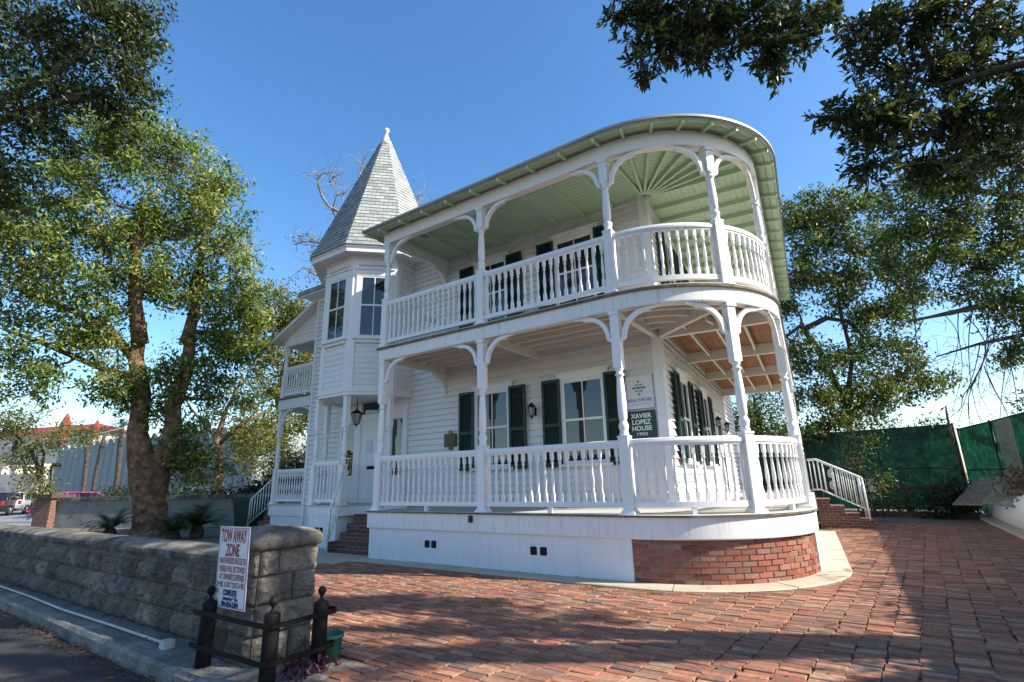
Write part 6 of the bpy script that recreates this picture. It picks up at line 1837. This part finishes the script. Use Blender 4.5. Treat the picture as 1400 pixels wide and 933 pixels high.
def car(name, label, paint, loc, rz, group='cars in the far left car park'):
    t = thing(name, label, 'car', (0, 0, 0), group)
    # x forward, built about the origin
    prof = [(-2.1, 0.42), (-2.15, 0.62), (-2.1, 0.95), (-1.95, 1.0), (0.85, 0.98), (1.85, 0.82), (2.1, 0.62), (2.12, 0.40), (1.75, 0.25), (-1.8, 0.25)]
    secs = [(-0.86, 0.94), (-0.90, 1.0), (0.90, 1.0), (0.86, 0.94)]
    m = MB(); n = len(prof); V = []
    for y, k in secs:
        for x, z_ in prof: V.append((x * (0.985 if abs(y) < .88 else 1), y, 0.25 + (z_ - 0.25) * k))
    F = [tuple(range(n - 1, -1, -1)), tuple(3 * n + i for i in range(n))]
    V = []
    for y, k in ((-0.82, 0.95), (-0.9, 1.0), (0.9, 1.0), (0.82, 0.95)):
        for x, z_ in prof: V.append((x * (0.98 if k < 1 else 1.0), y, 0.62 + (z_ - 0.62) * k))
    for s_ in range(3):
        for i in range(n): F.append((s_ * n + i, s_ * n + (i + 1) % n, (s_ + 1) * n + (i + 1) % n, (s_ + 1) * n + i))
    m.add(V, F, False)
    # roof and pillars
    m.add([(-1.55, -.60, 1.42), (0.05, -.60, 1.46), (0.05, .60, 1.46), (-1.55, .60, 1.42), (-1.5, -.55, 1.47), (0.0, -.55, 1.50), (0.0, .55, 1.50), (-1.5, .55, 1.47)], [(0, 3, 2, 1), (4, 5, 6, 7), (0, 1, 5, 4), (1, 2, 6, 5), (2, 3, 7, 6), (3, 0, 4, 7)])
    for sg_ in (-1, 1):
        for x0, x1 in ((-2.02, -1.5), (-0.62, -0.62), (0.95, 0.05)):
            m.tube([(x0, sg_ * 0.80, 0.97), (x1, sg_ * 0.60, 1.44)], 0.045, 6)
    body = m.build('body', paint, t)
    m = MB(); m.add([(-1.98, -.76, 0.96), (0.92, -.78, 0.96), (0.92, .78, 0.96), (-1.98, .76, 0.96), (-1.5, -.58, 1.43), (0.02, -.58, 1.45), (0.02, .58, 1.45), (-1.5, .58, 1.43)], [(0, 1, 5, 4), (1, 2, 6, 5), (2, 3, 7, 6), (3, 0, 4, 7), (4, 5, 6, 7), (0, 3, 2, 1)]); m.build('windows', MT['glass'], t)
    for sg_ in (-1, 1):
        m = MB(); m.box((-2.10, sg_ * 0.68, 0.80), (0.10, 0.16, 0.22)); m.build('tail_lamp', MT['tail'], t)
        m = MB(); m.box((2.02, sg_ * 0.65, 0.66), (0.14, 0.34, 0.14)); m.build('headlight', MT['lampglass'], t)
        for x in (-1.35, 1.35):
            m = MB(); m.tube([(x, sg_ * 0.74, 0.32), (x, sg_ * 0.93, 0.32)], 0.32, 18); w_ = m.build('wheel', MT['rubber'], t)
            m = MB(); m.tube([(x, sg_ * 0.90, 0.32), (x, sg_ * 0.94, 0.32)], 0.19, 14); m.build('rim', MT['alloy'], w_)
    m = MB(); m.box((-2.16, 0, 0.72), (0.02, 0.5, 0.14)); m.build('number_plate', MT['sign_grey'], t)
    t.location = loc; t.rotation_euler = (0, 0, rz)
    return t
pt_ = lambda n_, c_: mat_plain(n_, c_, 0.25, 0.0, 0.6)
hd = radians(150)
for (p_, lb, c_) in (((-46.44, 3.11, 0.20), 'dark car cut by the left edge of the picture', (0.02, 0.02, 0.025)), ((-47.62, 4.21, 0.13), 'silver blue hatchback with red tail lamps in the far left car park', (0.40, 0.44, 0.50)), ((-48.82, 5.30, 0.05), 'white car half behind the young tree in the far left car park', (0.70, 0.70, 0.72))):
    car('parked_car', lb, pt_('car_paint', c_), (p_[0], p_[1], -0.01), hd)
p_ = (-31.16, 8.15, 1.44); car('parked_car', 'white car whose roof shows over the hedge right of the big trunk', pt_('car_paint', (0.75, 0.76, 0.78)), (p_[0], p_[1], 0.0), radians(205), 'cars behind the garden wall')
p_ = (-39.81, 4.80, 1.26); car('parked_car', 'bright pink car roof showing over the left end of the garden wall', pt_('car_paint', (0.65, 0.05, 0.22)), (p_[0], p_[1], -0.1), radians(200), 'cars behind the garden wall')

def palm(name, label, base, top, seed, r=0.16):
    rs = np.random.RandomState(seed); t = thing(name, label, 'palm', (base[0], base[1], 0), 'palms before the grey hall')
    m = MB(); m.tube(wob((base[0], base[1], -0.1), top, 6, 0.02, rs), [r * 1.2, r, r, r * .95, r * .95, r, r * .7], 8); m.build('trunk', MT['bark_dark'], t)
    m = MB()
    for k in range(26):
        an = rs.uniform(0, 2 * pi); el = rs.uniform(-0.5, 1.2); p = np.array(top, float); dx = np.array([cos(an), sin(an), 0]); q = [p]
        for i in range(6):
            e = el - 0.35 * i; p = p + (dx * cos(e) + np.array([0, 0, sin(e)])) * 0.22; q.append(p)
        m.tube(q, list(np.linspace(0.02, 0.006, 7)), 3, cap=False)
        sd = np.array([-sin(an), cos(an), 0])
        for i in range(2, 7):
            for j in (-2, -1, 1, 2):
                m.add([q[i] - sd * .01, q[i] + sd * .01, q[i] + sd * j * 0.14 + (q[i] - q[i - 1]) * 1.0 - np.array([0, 0, .12])], [(0, 1, 2)])
    f_ = m.build('fronds', MT['palm'], t)
    at = f_.data.attributes.new('rnd', 'FLOAT', 'FACE'); at.data.foreach_set('value', rs.uniform(0, 1, len(f_.data.polygons)).astype(np.float32))
palm('palm_tree', 'palm with a straight trunk before the left end of the grey hall', (-45.26, 7.22, 1.63), (-44.44, 6.48, 5.57), 51)
palm('palm_tree', 'slanting palm trunk before the middle of the grey hall', (-42.17, 6.83, 1.60), (-40.96, 6.40, 5.42), 52, 0.13)
palm('palm_tree', 'palm half hidden behind the big tree trunk', (-39.94, 7.12, 1.57), (-38.67, 6.60, 5.76), 53)
sl = thing('street_lamp', 'black lamp with a curved arm beside the grey hall at the far left', 'lamp', (*(-42.13, 4.36, 1.56)[:2], 0))
q0, q1, q2 = (-42.29, 4.56, 0.63), (-41.84, 4.09, 2.95), (-41.50, 4.28, 3.13)
m = MB(); m.tube([(q0[0], q0[1], 0), q1, (-41.72, 4.09, 3.23), q2], 0.05, 8); m.build('pole', MT['black'], sl)
m = MB(); m.lathe([(0.22, -0.12), (0.24, 0.0), (0.08, 0.14)], 10, q2); m.build('lamp_head', MT['black'], sl)
cb = thing('overhead_cable', 'thin pale cable slung across the far left', 'cable', (-28.41, 0.46, 3.80))
m = MB(); m.tube([(-32.12, -1.97, 3.44), (-29.86, -0.45, 3.55), (-28.14, 0.66, 3.73), (-26.41, 1.76, 4.01), (-24.66, 2.83, 4.43)], 0.012, 5); m.build('wire', MT['rail_metal'], cb)

# ------------------------------------------------------------------ tidy
bpy.data.objects.remove(br0)
for o in bpy.data.objects:
    if '_used' in o: del o['_used']
